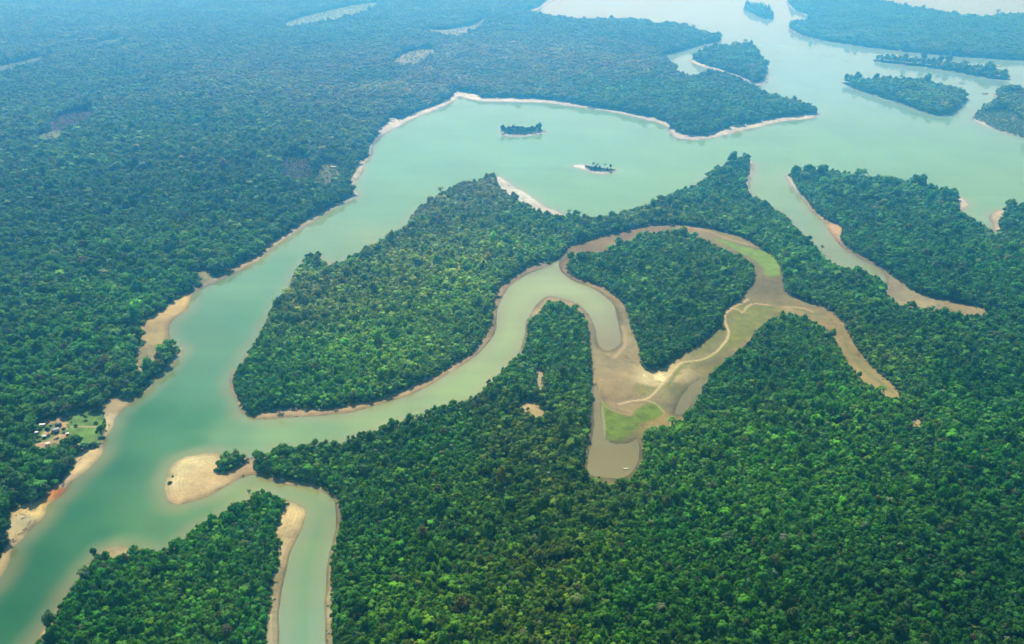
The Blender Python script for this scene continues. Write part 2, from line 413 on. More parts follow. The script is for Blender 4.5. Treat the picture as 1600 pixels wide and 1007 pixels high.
SAND = [(a_, b_, c_ * (np.array([.90, 1.06, 1.32]) if b_ < 330 else 1.0)) for a_, b_, c_ in SAND]  # far sand coloured bluer and greener, offsetting what the haze takes out
need = (land > -6) & (edge < 3)
C = np.zeros((NR, NT, 3))
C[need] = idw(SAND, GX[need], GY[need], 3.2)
n1 = fbm(GX / 7, GY / 7, 21, 4)[..., None]; n2 = fbm(GX / 30 + GY / 90, GY / 22, 22, 3)[..., None]
C *= (0.80 + 0.4 * n1 ** 1.0) * (0.72 + 0.56 * n2)
# old water lines that step down the banks, and the drainage cracks of the dried bed
C *= (1 + .10 * np.sin(land * 1.9 + 7 * fbm(GX / 30, GY / 30, 24)) * smooth(0, 2, land) * (land < 20))[..., None]
ridge = np.abs(fbm(GX / 26 + .4 * fbm(GX / 9, GY / 9, 25), GY / 26, 26, 4) - .5)
C *= np.where((land > 1) & (edge < 0), 1 - .38 * (1 - smooth(0.0, .022, ridge)) * smooth(.35, .6, fbm(GX / 60, GY / 60, 27)), 1)[..., None]
C = np.where((bid == 1)[..., None], C * np.where(C.sum(-1, keepdims=True) > 1.25, 1.0, .70), C)
C = np.where((bid == 2)[..., None], C * .8, C)
C = np.where(((bid == 1) | (bid == 2))[..., None], C * np.array([1.0, 1.05, .84]), C * np.array([.94, 1.02, 1.0]))
# wet rim of the shore: mud that the water keeps dark
rim = smooth(0.2, 2.2, land + 1.5 * (n1[..., 0] - .5))[..., None]
C *= np.where((bid == 1)[..., None], .88 + .12 * rim, 0.62 + 0.38 * rim) * (.66 + .34 * smooth(1, 9, land + 5 * (n2[..., 0] - .5))[..., None])
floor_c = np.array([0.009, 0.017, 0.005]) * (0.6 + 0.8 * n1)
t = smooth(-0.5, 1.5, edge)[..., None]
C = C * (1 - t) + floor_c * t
CLS = np.where(edge > 0.5, 0, 1)                            # 0 ground under the trees, 1 sand
CLS[(bid == 1) | (bid == 2)] = 2                            # 2 mudflat
ZCOL = {'village': (alb(215, 188, 130, .44), .45, 1), 'field': (np.array([.075, .15, .03]), .6, 3), 'glade': (np.array([.14, .15, .06]), .5, 3), 'glade_m': (np.array([.24, .20, .09]), .5, 3), 'field_f': (np.array([.14, .23, .11]), .4, 3),
        'field_g': (np.array([.16, .19, .09]), .4, 3), 'wish': (np.array([.17, .22, .14]), .3, 1), 'field_h': (np.array([.085, .10, .045]), .5, 3), 'burn': (np.array([.035, .025, .03]), .5, 0), 'burn_w': (np.array([.035, .022, .035]), .5, 0),
        'field_w': (np.array([.09, .14, .06]), .4, 3), 'field_i': (np.array([.08, .14, .08]), .4, 3), 'strip_w': (np.array([.08, .13, .08]), .4, 3), 'scrub_i': (np.array([.08, .10, .045]), .6, 3)}
for nm, (c, va, cl) in ZCOL.items():
    m = (bid == BID[nm]) & (land > 3)
    C[m] = (c * (1 - va + 2 * va * n1 * (0.5 + n2)))[m]
    CLS[m] = cl
vg = ((bid == BID['village']) & (fbm(GX / 9, GY / 9, 29, 2) > .52))
C[vg] = (np.array([.07, .13, .03]) * (.6 + .8 * n1))[vg]
# meadows that have grown on the dried bed
MEADOW = {
    'a': ("941,627 946,634 955,641 967,647 980,652 988,649 991,642 1003,635 1016,630 1028,632 1040,637 1034,652 1018,660 1002,662 992,673 984,684 974,690 958,690 946,684 942,668", (.085, .135, .012)),
    'b': ("992,598 1004,602 1018,606 1032,605 1040,600 1030,612 1016,620 1002,620 990,612", (.14, .14, .04)),
    'c': ("1046,610 1058,590 1072,568 1098,565 1120,556 1150,540 1180,520 1200,492 1225,482 1215,480 1180,478 1165,476 1148,482 1140,500 1143,525 1128,545 1100,561 1072,566 1058,575 1046,590 1036,604", (.120, .138, .026)),
    'd': ("1112,372 1124,373 1150,382 1172,389 1192,392 1206,398 1216,410 1219,428 1208,434 1196,430 1192,416 1178,405 1158,396 1136,386", (.115, .205, .026)),
    'e': ("1136,500 1128,508 1096,545 1070,558 1085,558 1105,552 1125,535 1137,522", (.12, .13, .035)),
    'f': ("1225,478 1262,482 1290,492 1300,505 1285,500 1255,490", (.14, .14, .05)),
    'g': ("1310,510 1322,520 1326,540 1345,566 1360,585 1390,606 1400,620 1380,606 1345,580 1322,550", (.13, .13, .045)),
}
for i, (nm, (tx, c)) in enumerate(MEADOW.items()):
    s = sdf(natural(parse(tx), True, 1.4, 90 + i), 20.0)
    f = smooth(-3.5, 3.5, s + 7 * (n1[..., 0] - .5)) * (edge < 1) * (land > 0)
    C = C * (1 - f[..., None]) + np.array(c) * (.55 + .9 * n1) * f[..., None]
    CLS[f > .5] = 3
# pale trickle and foot tracks over the dried bed
LINES = [("938,600 938,622 945,636 960,645 985,650", 1.2, .35, alb(205, 185, 130)), ("968,632 985,628 1005,626 1018,621 1032,604 1046,585 1058,572 1068,566 1095,564 1112,558 1128,543 1138,530 1139,516 1133,503", 1.3, .9, alb(235, 220, 160)),
         ("1133,503 1132,493 1140,484 1152,478 1164,473 1170,468", 1.5, .9, alb(225, 210, 150)), ("1140,482 1155,484 1160,492 1166,480 1178,474 1200,478 1225,482 1250,480 1270,488", 1.4, .8, alb(225, 205, 150)), ("1032,352 1075,355 1112,364 1150,378 1180,386 1204,392", 2.5, .5, alb(215, 195, 145)),
         ("112,668 128,667 140,667 152,668", 1.2, .7, alb(220, 200, 160)), ("940,636 943,660 944,690 950,690", 1.5, .5, alb(200, 190, 140)), ("1010,627 1022,630 1030,635 1038,645", 1.2, .5, alb(215, 200, 150)), ("972,510 976,525 978,540 970,550 960,560", 2.4, .5, alb(215, 195, 140))]
for i, (tx, wd, st, c) in enumerate(LINES):
    P = natural(parse(tx), False, 1.0, 120 + i)
    D = np.full((NR, NT), 20.0)
    for a_, b_ in zip(P[:-1], P[1:]):
        D = np.minimum(D, dist(np.array([a_, b_]), 20.0)) if False else D
    D = dist(np.vstack([P, P[::-1]]), 20.0)
    f = (1 - smooth(wd * .5, wd * 1.5, D + 1.2 * (n1[..., 0] - .5))) * st * (land > 0) * (edge < 1)
    C = C * (1 - f[..., None]) + np.array(c) * f[..., None]

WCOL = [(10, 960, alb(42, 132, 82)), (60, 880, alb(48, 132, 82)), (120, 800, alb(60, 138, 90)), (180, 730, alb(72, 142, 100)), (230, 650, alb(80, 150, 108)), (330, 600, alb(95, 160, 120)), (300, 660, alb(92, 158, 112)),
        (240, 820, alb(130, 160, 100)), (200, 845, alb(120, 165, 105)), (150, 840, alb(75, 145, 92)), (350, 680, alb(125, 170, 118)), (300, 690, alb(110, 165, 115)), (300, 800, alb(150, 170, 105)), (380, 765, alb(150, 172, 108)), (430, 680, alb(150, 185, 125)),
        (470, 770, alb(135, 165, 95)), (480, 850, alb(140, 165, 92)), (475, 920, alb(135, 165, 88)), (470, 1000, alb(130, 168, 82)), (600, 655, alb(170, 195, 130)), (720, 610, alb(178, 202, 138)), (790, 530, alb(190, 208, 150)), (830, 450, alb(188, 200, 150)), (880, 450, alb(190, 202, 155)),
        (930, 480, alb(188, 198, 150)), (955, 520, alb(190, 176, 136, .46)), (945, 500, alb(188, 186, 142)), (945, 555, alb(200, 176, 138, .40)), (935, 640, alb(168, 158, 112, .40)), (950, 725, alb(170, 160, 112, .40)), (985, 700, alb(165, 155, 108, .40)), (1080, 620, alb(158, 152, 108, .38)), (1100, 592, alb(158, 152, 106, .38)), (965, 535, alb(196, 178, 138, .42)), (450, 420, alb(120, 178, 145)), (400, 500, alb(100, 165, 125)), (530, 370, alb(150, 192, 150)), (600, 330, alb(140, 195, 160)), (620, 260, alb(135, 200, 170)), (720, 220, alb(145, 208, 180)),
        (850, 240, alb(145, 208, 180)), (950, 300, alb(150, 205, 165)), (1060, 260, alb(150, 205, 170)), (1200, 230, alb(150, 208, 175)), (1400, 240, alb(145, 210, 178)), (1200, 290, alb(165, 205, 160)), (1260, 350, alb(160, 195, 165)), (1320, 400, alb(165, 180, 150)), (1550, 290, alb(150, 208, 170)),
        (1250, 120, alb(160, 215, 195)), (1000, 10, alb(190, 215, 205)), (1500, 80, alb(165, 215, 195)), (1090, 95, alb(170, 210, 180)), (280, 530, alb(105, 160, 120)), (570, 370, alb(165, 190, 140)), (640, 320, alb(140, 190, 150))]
wr = slice(0, NR, 2); wt = slice(0, NT, 2)
WX, WY, WL = GX[wr, wt], GY[wr, wt], land[wr, wt]
WCOL = [(a_, b_, c_ * (np.array([.82, .96, 1.15]) if b_ < 130 else np.array([.42, .71, .27]) if (b_ > 570 and a_ < 330) else (np.array([.76, .90, .42]) if b_ > 740 else (np.array([.95, .95, .45]) if (540 < b_ < 740 and a_ > 900) else np.array([.80, .93, .62]))))) for a_, b_, c_ in WCOL]  # far water pushed bluer: sky reflection and haze put into its colour
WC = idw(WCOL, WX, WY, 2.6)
wn = fbm(WX / 60 + WY / 200, WY / 90, 31, 4)[..., None]
ws = fbm(WX / 130 + WY / 70, WY / 16, 37, 3)[..., None]
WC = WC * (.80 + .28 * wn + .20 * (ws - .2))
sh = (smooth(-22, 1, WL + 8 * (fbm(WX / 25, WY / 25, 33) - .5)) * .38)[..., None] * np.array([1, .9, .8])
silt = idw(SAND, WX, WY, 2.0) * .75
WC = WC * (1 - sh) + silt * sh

# ------------------------------------------------------------------ materials


def mat(name):
    m = bpy.data.materials.new(name)
    m.use_nodes = True
    return m, m.node_tree, m.node_tree.nodes['Principled BSDF']


def attr_mat(name, attr, rough, spec=.3, noise=None, bump=None, kind='GEOMETRY'):
    m, t_, b = mat(name)
    a = t_.nodes.new('ShaderNodeAttribute'); a.attribute_name = attr; a.attribute_type = kind
    out = a.outputs['Color']
    tc = t_.nodes.new('ShaderNodeNewGeometry')
    if noise:
        n = t_.nodes.new('ShaderNodeTexNoise'); n.inputs['Scale'].default_value = noise[0]; n.inputs['Detail'].default_value = 5
        t_.links.new(tc.outputs['Position'], n.inputs['Vector'])
        mr = t_.nodes.new('ShaderNodeMapRange'); mr.inputs['From Min'].default_value = .3; mr.inputs['From Max'].default_value = .7
        mr.inputs['To Min'].default_value = noise[1]; mr.inputs['To Max'].default_value = noise[2]
        t_.links.new(n.outputs['Fac'], mr.inputs['Value'])
        mx = t_.nodes.new('ShaderNodeVectorMath'); mx.operation = 'SCALE'
        t_.links.new(out, mx.inputs[0]); t_.links.new(mr.outputs[0], mx.inputs['Scale'])
        out = mx.outputs[0]
    t_.links.new(out, b.inputs['Base Color'])
    b.inputs['Roughness'].default_value = rough
    b.inputs['Specular IOR Level'].default_value = spec
    if bump:
        n = t_.nodes.new('ShaderNodeTexNoise'); n.inputs['Scale'].default_value = bump[0]; n.inputs['Detail'].default_value = 3
        t_.links.new(tc.outputs['Position'], n.inputs['Vector'])
        bm_ = t_.nodes.new('ShaderNodeBump'); bm_.inputs['Strength'].default_value = bump[1]; bm_.inputs['Distance'].default_value = bump[2]
        t_.links.new(n.outputs['Fac'], bm_.inputs['Height']); t_.links.new(bm_.outputs[0], b.inputs['Normal'])
    return m


M_ground = attr_mat('ground_soil', 'tone', .95, .1, (.35, .87, 1.13), (.6, .6, .4))
M_water = attr_mat('lake_water', 'tone', .05, .5, None, (.12, .04, .2))
M_water.node_tree.nodes['Principled BSDF'].inputs['IOR'].default_value = 1.33


def plain(name, c, rough=.8, noise=None):
    m, t_, b = mat(name)
    if noise:
        tc = t_.nodes.new('ShaderNodeTexCoord')
        n = t_.nodes.new('ShaderNodeTexNoise'); n.inputs['Scale'].default_value = noise[0]; n.inputs['Detail'].default_value = 4
        t_.links.new(tc.outputs['Object'], n.inputs['Vector'])
        r = t_.nodes.new('ShaderNodeValToRGB')
        r.color_ramp.elements[0].position = .3; r.color_ramp.elements[1].position = .7
        r.color_ramp.elements[0].color = (*[v * (1 - noise[1]) for v in c], 1); r.color_ramp.elements[1].color = (*[min(1, v * (1 + noise[1])) for v in c], 1)
        t_.links.new(n.outputs['Fac'], r.inputs[0]); t_.links.new(r.outputs[0], b.inputs['Base Color'])
    else:
        b.inputs['Base Color'].default_value = (*c, 1)
    b.inputs['Roughness'].default_value = rough
    b.inputs['Specular IOR Level'].default_value = .25
    return m


def leaf_mat():
    m, t_, b = mat('foliage')
    a = t_.nodes.new('ShaderNodeAttribute'); a.attribute_name = 'tint'; a.attribute_type = 'INSTANCER'
    v = t_.nodes.new('ShaderNodeAttribute'); v.attribute_name = 'leaf'
    mx = t_.nodes.new('ShaderNodeVectorMath'); mx.operation = 'MULTIPLY'
    t_.links.new(a.outputs['Vector'], mx.inputs[0]); t_.links.new(v.outputs['Color'], mx.inputs[1])
    t_.links.new(mx.outputs[0], b.inputs['Base Color'])
    b.inputs['Roughness'].default_value = .65
    b.inputs['Specular IOR Level'].default_value = .15
    tl = t_.nodes.new('ShaderNodeBsdfTranslucent'); ms = t_.nodes.new('ShaderNodeMixShader'); ms.inputs[0].default_value = .32
    sc_ = t_.nodes.new('ShaderNodeVectorMath'); sc_.operation = 'MULTIPLY'; sc_.inputs[1].default_value = (1.25, 1.15, .6)
    t_.links.new(mx.outputs[0], sc_.inputs[0]); t_.links.new(sc_.outputs[0], tl.inputs['Color'])
    t_.links.new(b.outputs[0], ms.inputs[1]); t_.links.new(tl.outputs[0], ms.inputs[2])
    t_.links.new(ms.outputs[0], t_.nodes['Material Output'].inputs['Surface'])
    return m


M_leaf = leaf_mat()
M_bark = plain('bark', (.13, .11, .085), .9, (2.0, .4))
M_dead = plain('bleached_wood', (.42, .38, .32), .9, (1.5, .3))


def build(name, V, F, material, link=True, tone=None, parent=None, mats=None, midx=None, attr='tone'):
    me = bpy.data.meshes.new(name)
    V = np.asarray(V, np.float32); F = np.asarray(F, np.int32)
    k = F.shape[1]
    me.vertices.add(len(V)); me.vertices.foreach_set('co', V.ravel())
    me.loops.add(F.size); me.loops.foreach_set('vertex_index', F.ravel())
    me.polygons.add(len(F)); me.polygons.foreach_set('loop_start', np.arange(0, F.size, k, dtype=np.int32))
    if tone is not None:
        a = me.attributes.new(attr, 'FLOAT_COLOR', 'POINT')
        T = np.ones((len(V), 4), np.float32); T[:, :3] = tone
        a.data.foreach_set('color', T.ravel())
    for m in (mats or [material]):
        me.materials.append(m)
    if midx is not None:
        me.polygons.foreach_set('material_index', np.asarray(midx, np.int32))
    me.update(calc_edges=True)
    o = bpy.data.objects.new(name, me)
    if parent:
        o.parent = parent
    if link:
        col.objects.link(o)
    return o


def tag(o, label=None, cat=None, group=None, kind=None):
    if label: o['label'] = label
    if cat: o['category'] = cat
    if group: o['group'] = group
    if kind: o['kind'] = kind
    return o


# ------------------------------------------------------------------ ground and water
idx = np.arange(NR * NT).reshape(NR, NT)
Fq = np.stack([idx[:-1, :-1], idx[:-1, 1:], idx[1:, 1:], idx[1:, :-1]], -1).reshape(-1, 4)
Fq = Fq[:, ::-1]
GV = np.stack([GX, GY, GZ], -1).reshape(-1, 3); GC = C.reshape(-1, 3)
fc = CLS.reshape(-1)[Fq[:, 0]]
fl = land.reshape(-1)[Fq].max(1)
fc[fl < -12] = 0
for cl, nm, lb, ct in ((0, 'ground', 'dark forest floor and lake bed under the trees and the water', 'ground'), (1, 'beach', 'pale sand beaches and bars along the river banks', 'beach'),
                       (2, 'mudflat', 'dried brown mud bed of the looping side channel', 'mudflat'), (3, 'meadow', 'low green meadow grown over the dried channel bed and clearings', 'meadow')):
    f = Fq[fc == cl]
    u, inv = np.unique(f, return_inverse=True)
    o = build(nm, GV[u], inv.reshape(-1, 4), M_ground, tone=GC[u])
    o.data.polygons.foreach_set('use_smooth', np.ones(len(f), bool))
    tag(o, lb, ct, kind='structure')
wi = np.arange(WX.size).reshape(WX.shape)
Wq = np.stack([wi[:-1, :-1], wi[1:, :-1], wi[1:, 1:], wi[:-1, 1:]], -1).reshape(-1, 4)
Wq = Wq[WL.reshape(-1)[Wq].max(1) > -1e9]
Wq = Wq[WL.reshape(-1)[Wq].min(1) < 8]
u, inv = np.unique(Wq, return_inverse=True)
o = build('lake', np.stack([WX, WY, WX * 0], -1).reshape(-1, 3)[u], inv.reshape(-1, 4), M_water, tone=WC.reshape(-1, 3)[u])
o.data.polygons.foreach_set('use_smooth', np.ones(len(Wq), bool))
tag(o, 'calm turbid green lake and river water winding between the forested banks', 'water', kind='structure')

# ------------------------------------------------------------------ tree shapes
bm = bmesh.new(); bmesh.ops.create_icosphere(bm, subdivisions=1, radius=1)
ICO_V = np.array([v.co[:] for v in bm.verts]); ICO_F = np.array([[v.index for v in f.verts] for f in bm.faces]); bm.free()
bm = bmesh.new(); bmesh.ops.create_icosphere(bm, subdivisions=2, radius=1)
ICO2_V = np.array([v.co[:] for v in bm.verts]); ICO2_F = np.array([[v.index for v in f.verts] for f in bm.faces]); bm.free()


def lobe(c, r, rs, fine=False, jit=.22):
    V0, F0 = (ICO2_V, ICO2_F) if fine else (ICO_V, ICO_F)
    s = 1 + jit * (rs.rand(len(V0), 1) * 2 - 1)
    return V0 * s * np.array(r) + np.array(c), F0.copy()


def leaves(c, r, n, size, rs, up=.15):
    """n small leaf sprays over the ellipsoid (c, r): two-triangle faces turned mostly outwards"""
    d_ = rs.randn(n, 3); d_[:, 2] += up * 2
    d_ /= np.linalg.norm(d_, axis=1, keepdims=True)
    p = np.array(c) + d_ * np.array(r) * (0.82 + .34 * rs.rand(n, 1))
    nrm = d_ * .8 + rs.randn(n, 3) * .55 + np.array([0, 0, .35])
    nrm /= np.linalg.norm(nrm, axis=1, keepdims=True)
    a = np.cross(nrm, rs.randn(n, 3)); a /= np.linalg.norm(a, axis=1, keepdims=True) + 1e-9
    b = np.cross(nrm, a)
    s1 = size * (.6 + .8 * rs.rand(n, 1)); s2 = s1 * (.5 + .5 * rs.rand(n, 1))
    V = np.stack([p - a * s1, p + b * s2 - nrm * s1 * .2, p + a * s1 * .9, p - b * s2 - nrm * s1 * .25], 1).reshape(-1, 3)
    i = np.arange(n)[:, None] * 4
    F = np.concatenate([i + np.array([[0, 1, 2]]), i + np.array([[0, 2, 3]])], 0)
    sh_ = (.78 + .44 * rs.rand(n))[:, None].repeat(4, 1).reshape(-1)
    return V, F, sh_


class Acc:
    def __init__(s): s.V = []; s.F = []; s.T = []; s.n = 0
    def add(s, V, F, tone):
        s.V.append(V); s.F.append(F + s.n); s.T.append(np.broadcast_to(np.asarray(tone, float).reshape(-1, 1) if np.ndim(tone) == 1 else np.asarray(tone, float), (len(V), 3)) if np.ndim(tone) != 2 else tone); s.n += len(V)
    def get(s): return np.vstack(s.V), np.vstack(s.F), np.vstack(s.T)


def tube(p, q, r0, r1, n=6):
    p = np.array(p, float); q = np.array(q, float); ax = (q - p) / (np.linalg.norm(q - p) + 1e-9)
    a = np.cross(ax, [0.3, .9, .2]); a /= np.linalg.norm(a); b = np.cross(ax, a)
    an = np.arange(n) * 2 * pi / n
    ring = np.cos(an)[:, None] * a + np.sin(an)[:, None] * b
    V = np.vstack([p + ring * r0, q + ring * r1]); F = []
    for i in range(n):
        j = (i + 1) % n
        F += [[i, j, n + j], [i, n + j, n + i]]
    return V, np.array(F)


def trunk(rs, H, rad, limbs, acc=None):
    acc = acc or Acc()
    k = np.array([rs.uniform(-.06, .06), rs.uniform(-.06, .06), H * .5]); top = np.array([rs.uniform(-.1, .1), rs.uniform(-.1, .1), H])
    acc.add(*tube((0, 0, -.12), k, rad, rad * .75), 1.0); acc.add(*tube(k, top, rad * .75, rad * .4), 1.0)
    for c in limbs:
        b0 = k + (top - k) * rs.uniform(.2, .9)
        acc.add(*tube(b0, b0 + (np.array(c) - b0) * .8, rad * .42, rad * .14, 5), 1.0)
    return acc


def broad(seed, lobes, spread, flat, zc, leafn, leafsz, H=2.3, gap=.0):
    rs = np.random.RandomState(seed)
    acc = Acc(); cs_ = []
    for i in range(lobes):
        if i == 0:
            c = np.array([rs.uniform(-.1, .1), rs.uniform(-.1, .1), zc + .32])
            rr = rs.uniform(.45, .6)
        else:
            a = i * 2.4 + rs.uniform(-.4, .4); ra = spread * rs.uniform(.45, 1.0)
            c = np.array([cos(a) * ra, sin(a) * ra, zc + rs.uniform(-.25, .22)]); rr = rs.uniform(.3, .5)
        cs_.append(c)
        r3 = np.array([rr, rr, rr * flat]) * rs.uniform(.9, 1.1, 3)
        tone = rs.uniform(.80, 1.2)
        V, F = lobe(c, r3 * .86, rs)
        acc.add(V, F, np.full((len(V), 3), tone * .85))
        n = int(leafn * rr * rr * 4 / 1.0)
        V, F, s_ = leaves(c, r3, n, leafsz, rs)
        acc.add(V, F, (s_ * tone)[:, None] * np.array([[1, 1, 1]]) * (1 + .12 * rs.randn(len(s_) // 4, 3)).clip(.7, 1.3).repeat(4, 0))
    return acc.get(), trunk(rs, zc, .075, cs_[1:5]).get()


def palm(seed):
    rs = np.random.RandomState(seed); acc = Acc(); H = 1.9
    for i in range(15):
        a = i * 2.4 + rs.uniform(-.2, .2); el = rs.uniform(.1, 1.1); L = rs.uniform(.85, 1.1)
        pts = []
        for k in range(5):
            s = k / 4
            pts.append(np.array([cos(a) * L * s * cos(el * (1 - s * .4)), sin(a) * L * s * cos(el * (1 - s * .4)), H + L * (sin(el) * s - .75 * s * s)]))
        sd = np.array([-sin(a), cos(a), 0]); wds = [.04, .17, .2, .15, .02]
        V = []
        for p, w_ in zip(pts, wds):
            V += [p - sd * w_ - np.array([0, 0, w_ * .5]), p, p + sd * w_ - np.array([0, 0, w_ * .5])]
        F = []
        for k in range(4):
            for q in (0, 1):
                o_ = k * 3 + q; F += [[o_, o_ + 1, o_ + 4], [o_, o_ + 4, o_ + 3]]
        acc.add(np.array(V), np.array(F), np.full((len(V), 3), rs.uniform(.75, 1.25)))
    tr = Acc(); tr.add(*tube((0, 0, -.12), (.05, .03, H * .5), .06, .045), 1.0); tr.add(*tube((.05, .03, H * .5), (0, 0, H), .045, .045), 1.0)
    return acc.get(), tr.get()


SHAPES = [broad(1, 9, .62, .8, 1.55, 62, .15), broad(2, 8, .6, .75, 1.5, 62, .15), broad(3, 11, .7, .7, 1.5, 58, .14), broad(4, 7, .55, .95, 1.6, 64, .16),
          broad(5, 12, .75, .55, 1.6, 56, .13), broad(6, 10, .72, .6, 1.55, 56, .14), broad(7, 6, .5, 1.05, 1.5, 66, .16), broad(8, 9, .66, .78, 1.45, 40, .13),
          palm(9), palm(10)]
NB = 8
SHRUB = broad(12, 7, .7, .8, .35, 60, .16)
SHAPES.append(SHRUB)                 # index 10


def merged(name, shape):
    (V, F, T), (V2, F2, T2) = shape
    return build(name, np.vstack([V, V2]), np.vstack([F, F2 + len(V)]), None, link=False, tone=np.vstack([T, T2]), mats=[M_leaf, M_bark], midx=np.r_[np.zeros(len(F)), np.ones(len(F2))], attr='leaf')


def patch(seed):
    """a stand of crowns of far forest, about 44 m across"""
    rs = np.random.RandomState(seed); acc = Acc()
    for i in range(6):
        for j in range(6):
            x = (i - 2.5) * 7.6 + rs.uniform(-3.6, 3.6) + (j % 2) * 3; y = (j - 2.5) * 7.2 + rs.uniform(-3.4, 3.4)
            r = rs.uniform(3.2, 7.0); h = rs.uniform(10, 18) + (rs.rand() < .1) * 4
            tone = rs.uniform(.65, 1.35); hue = 1 + .1 * rs.randn(3)
            for k in range(3):
                a = rs.uniform(0, 6.28); q = r * rs.uniform(.3, .6) * (k > 0)
                rr = r * rs.uniform(.5, .75)
                V, F = lobe((x + cos(a) * q, y + sin(a) * q, h - rr * .7 - (k > 0) * rs.uniform(0, 2.0)), (rr, rr, rr * .75), rs, jit=.3)
                acc.add(V, F, np.full((len(V), 3), tone) * hue * (.85 + .3 * rs.rand(len(V), 1)))
            V, F, s_ = leaves((x, y, h - r * .6), (r, r, r * .65), 26, r * .2, rs)
            acc.add(V, F, (s_ * tone)[:, None] * hue[None])
    V, F, T = acc.get()
    return build('far_stand', V, F, None, link=False, tone=T, mats=[M_leaf], attr='leaf')


PROTO = [merged('stand_tree', s) for s in SHAPES] + [patch(50 + k) for k in range(5)]
NS = len(SHAPES)

# ------------------------------------------------------------------ where the trees stand
# tone of the canopy, as albedo, in different parts of the forest
TINT = [(60, 560, (.022, .085, .026)), (150, 420, (.024, .085, .030)), (80, 300, (.026, .080, .032)), (250, 330, (.028, .085, .032)), (300, 480, (.022, .085, .026)), (60, 740, (.016, .072, .016)), (30, 820, (.014, .066, .014)), (420, 300, (.026, .080, .030)),
        (300, 200, (.028, .080, .036)), (60, 150, (.030, .082, .038)), (600, 130, (.032, .075, .036)), (670, 135, (.095, .085, .075)), (690, 125, (.09, .085, .075)), (640, 128, (.08, .085, .07)), (560, 60, (.034, .078, .042)), (860, 100, (.095, .095, .075)), (900, 108, (.09, .095, .07)), (820, 95, (.085, .09, .065)), (930, 85, (.065, .085, .06)), (800, 60, (.05, .078, .05)), (1000, 150, (.034, .088, .034)), (1150, 170, (.030, .088, .034)), (760, 120, (.055, .08, .045)),
        (1000, 60, (.034, .07, .042)), (1400, 40, (.028, .078, .040)), (1400, 150, (.034, .088, .036)), (1140, 95, (.030, .085, .038)), (1570, 170, (.055, .09, .045)),
        (700, 330, (.058, .092, .048)), (640, 400, (.058, .095, .045)), (760, 290, (.062, .085, .05)), (560, 470, (.056, .098, .040)), (480, 460, (.060, .088, .048)), (480, 590, (.034, .105, .026)), (600, 540, (.046, .102, .034)), (700, 500, (.046, .10, .034)), (420, 600, (.024, .09, .024)), (500, 400, (.022, .085, .03)),
        (870, 350, (.034, .09, .032)), (980, 340, (.048, .09, .042)), (1100, 300, (.030, .085, .036)), (1160, 260, (.026, .08, .034)), (1280, 430, (.026, .09, .030)), (1030, 450, (.034, .092, .030)), (950, 410, (.030, .085, .030)), (1100, 420, (.034, .088, .034)), (1080, 520, (.030, .09, .026)),
        (1350, 330, (.028, .088, .036)), (1480, 400, (.020, .085, .032)), (1450, 440, (.018, .08, .030)), (1590, 440, (.018, .08, .03)), (1590, 340, (.026, .085, .036)), (850, 560, (.030, .088, .026)), (820, 690, (.052, .094, .026)), (700, 700, (.026, .09, .020)), (480, 720, (.032, .085, .024)), (560, 730, (.030, .085, .022)),
        (600, 850, (.022, .085, .016)), (700, 950, (.034, .082, .016)), (800, 850, (.032, .088, .016)), (900, 800, (.048, .090, .024)), (850, 940, (.046, .090, .018)), (830, 880, (.050, .090, .022)), (780, 960, (.042, .090, .018)), (1000, 950, (.020, .085, .016)), (1050, 850, (.020, .088, .020)), (1150, 650, (.030, .085, .026)), (1250, 700, (.026, .09, .022)), (1250, 600, (.026, .09, .026)), (1400, 540, (.026, .095, .024)), (1380, 560, (.05, .11, .022)),
        (1350, 800, (.026, .09, .016)), (1500, 600, (.012, .075, .026)), (1550, 750, (.012, .072, .022)), (1500, 950, (.013, .066, .012)), (1300, 950, (.018, .068, .018)), (1590, 900, (.010, .058, .012)), (1200, 900, (.018, .07, .018)), (250, 900, (.022, .09, .012)), (130, 950, (.012, .07, .012)), (380, 820, (.024, .10, .014)), (350, 960, (.028, .085, .018)), (400, 960, (.020, .09, .016))]


def in_view(x, y, z, mx=130, my=110):
    px, py, f = proj(x, y, z)
    return (f > 50) & (px > -mx) & (px < 1600 + mx) & (py > -my) & (py < 1007 + my)


def scatter(sp, r0, r1, jit=.42):
    """jittered staggered rows of points with spacing sp, between the distances r0 and r1"""
    xm = r1 * .80
    nx = int(2 * xm / sp); ny = int(r1 / (sp * .87))
    ii, jj = np.meshgrid(np.arange(nx), np.arange(ny))
    x = (ii + .5 * (jj % 2)) * sp - xm + R.uniform(-jit, jit, ii.shape) * sp
    y = jj * sp * .87 + R.uniform(-jit, jit, ii.shape) * sp
    x = x.ravel(); y = y.ravel(); r = np.hypot(x, y)
    k = (r >= r0) & (r < r1)
    x = x[k]; y = y[k]
    k = in_view(x, y, 8)
    return x[k], y[k]


pts = []     # x, y, crown radius, height scale, variant


def put(x, y, rad, hs, var):
    pts.append(np.stack([x, y, rad, hs, var], 1))


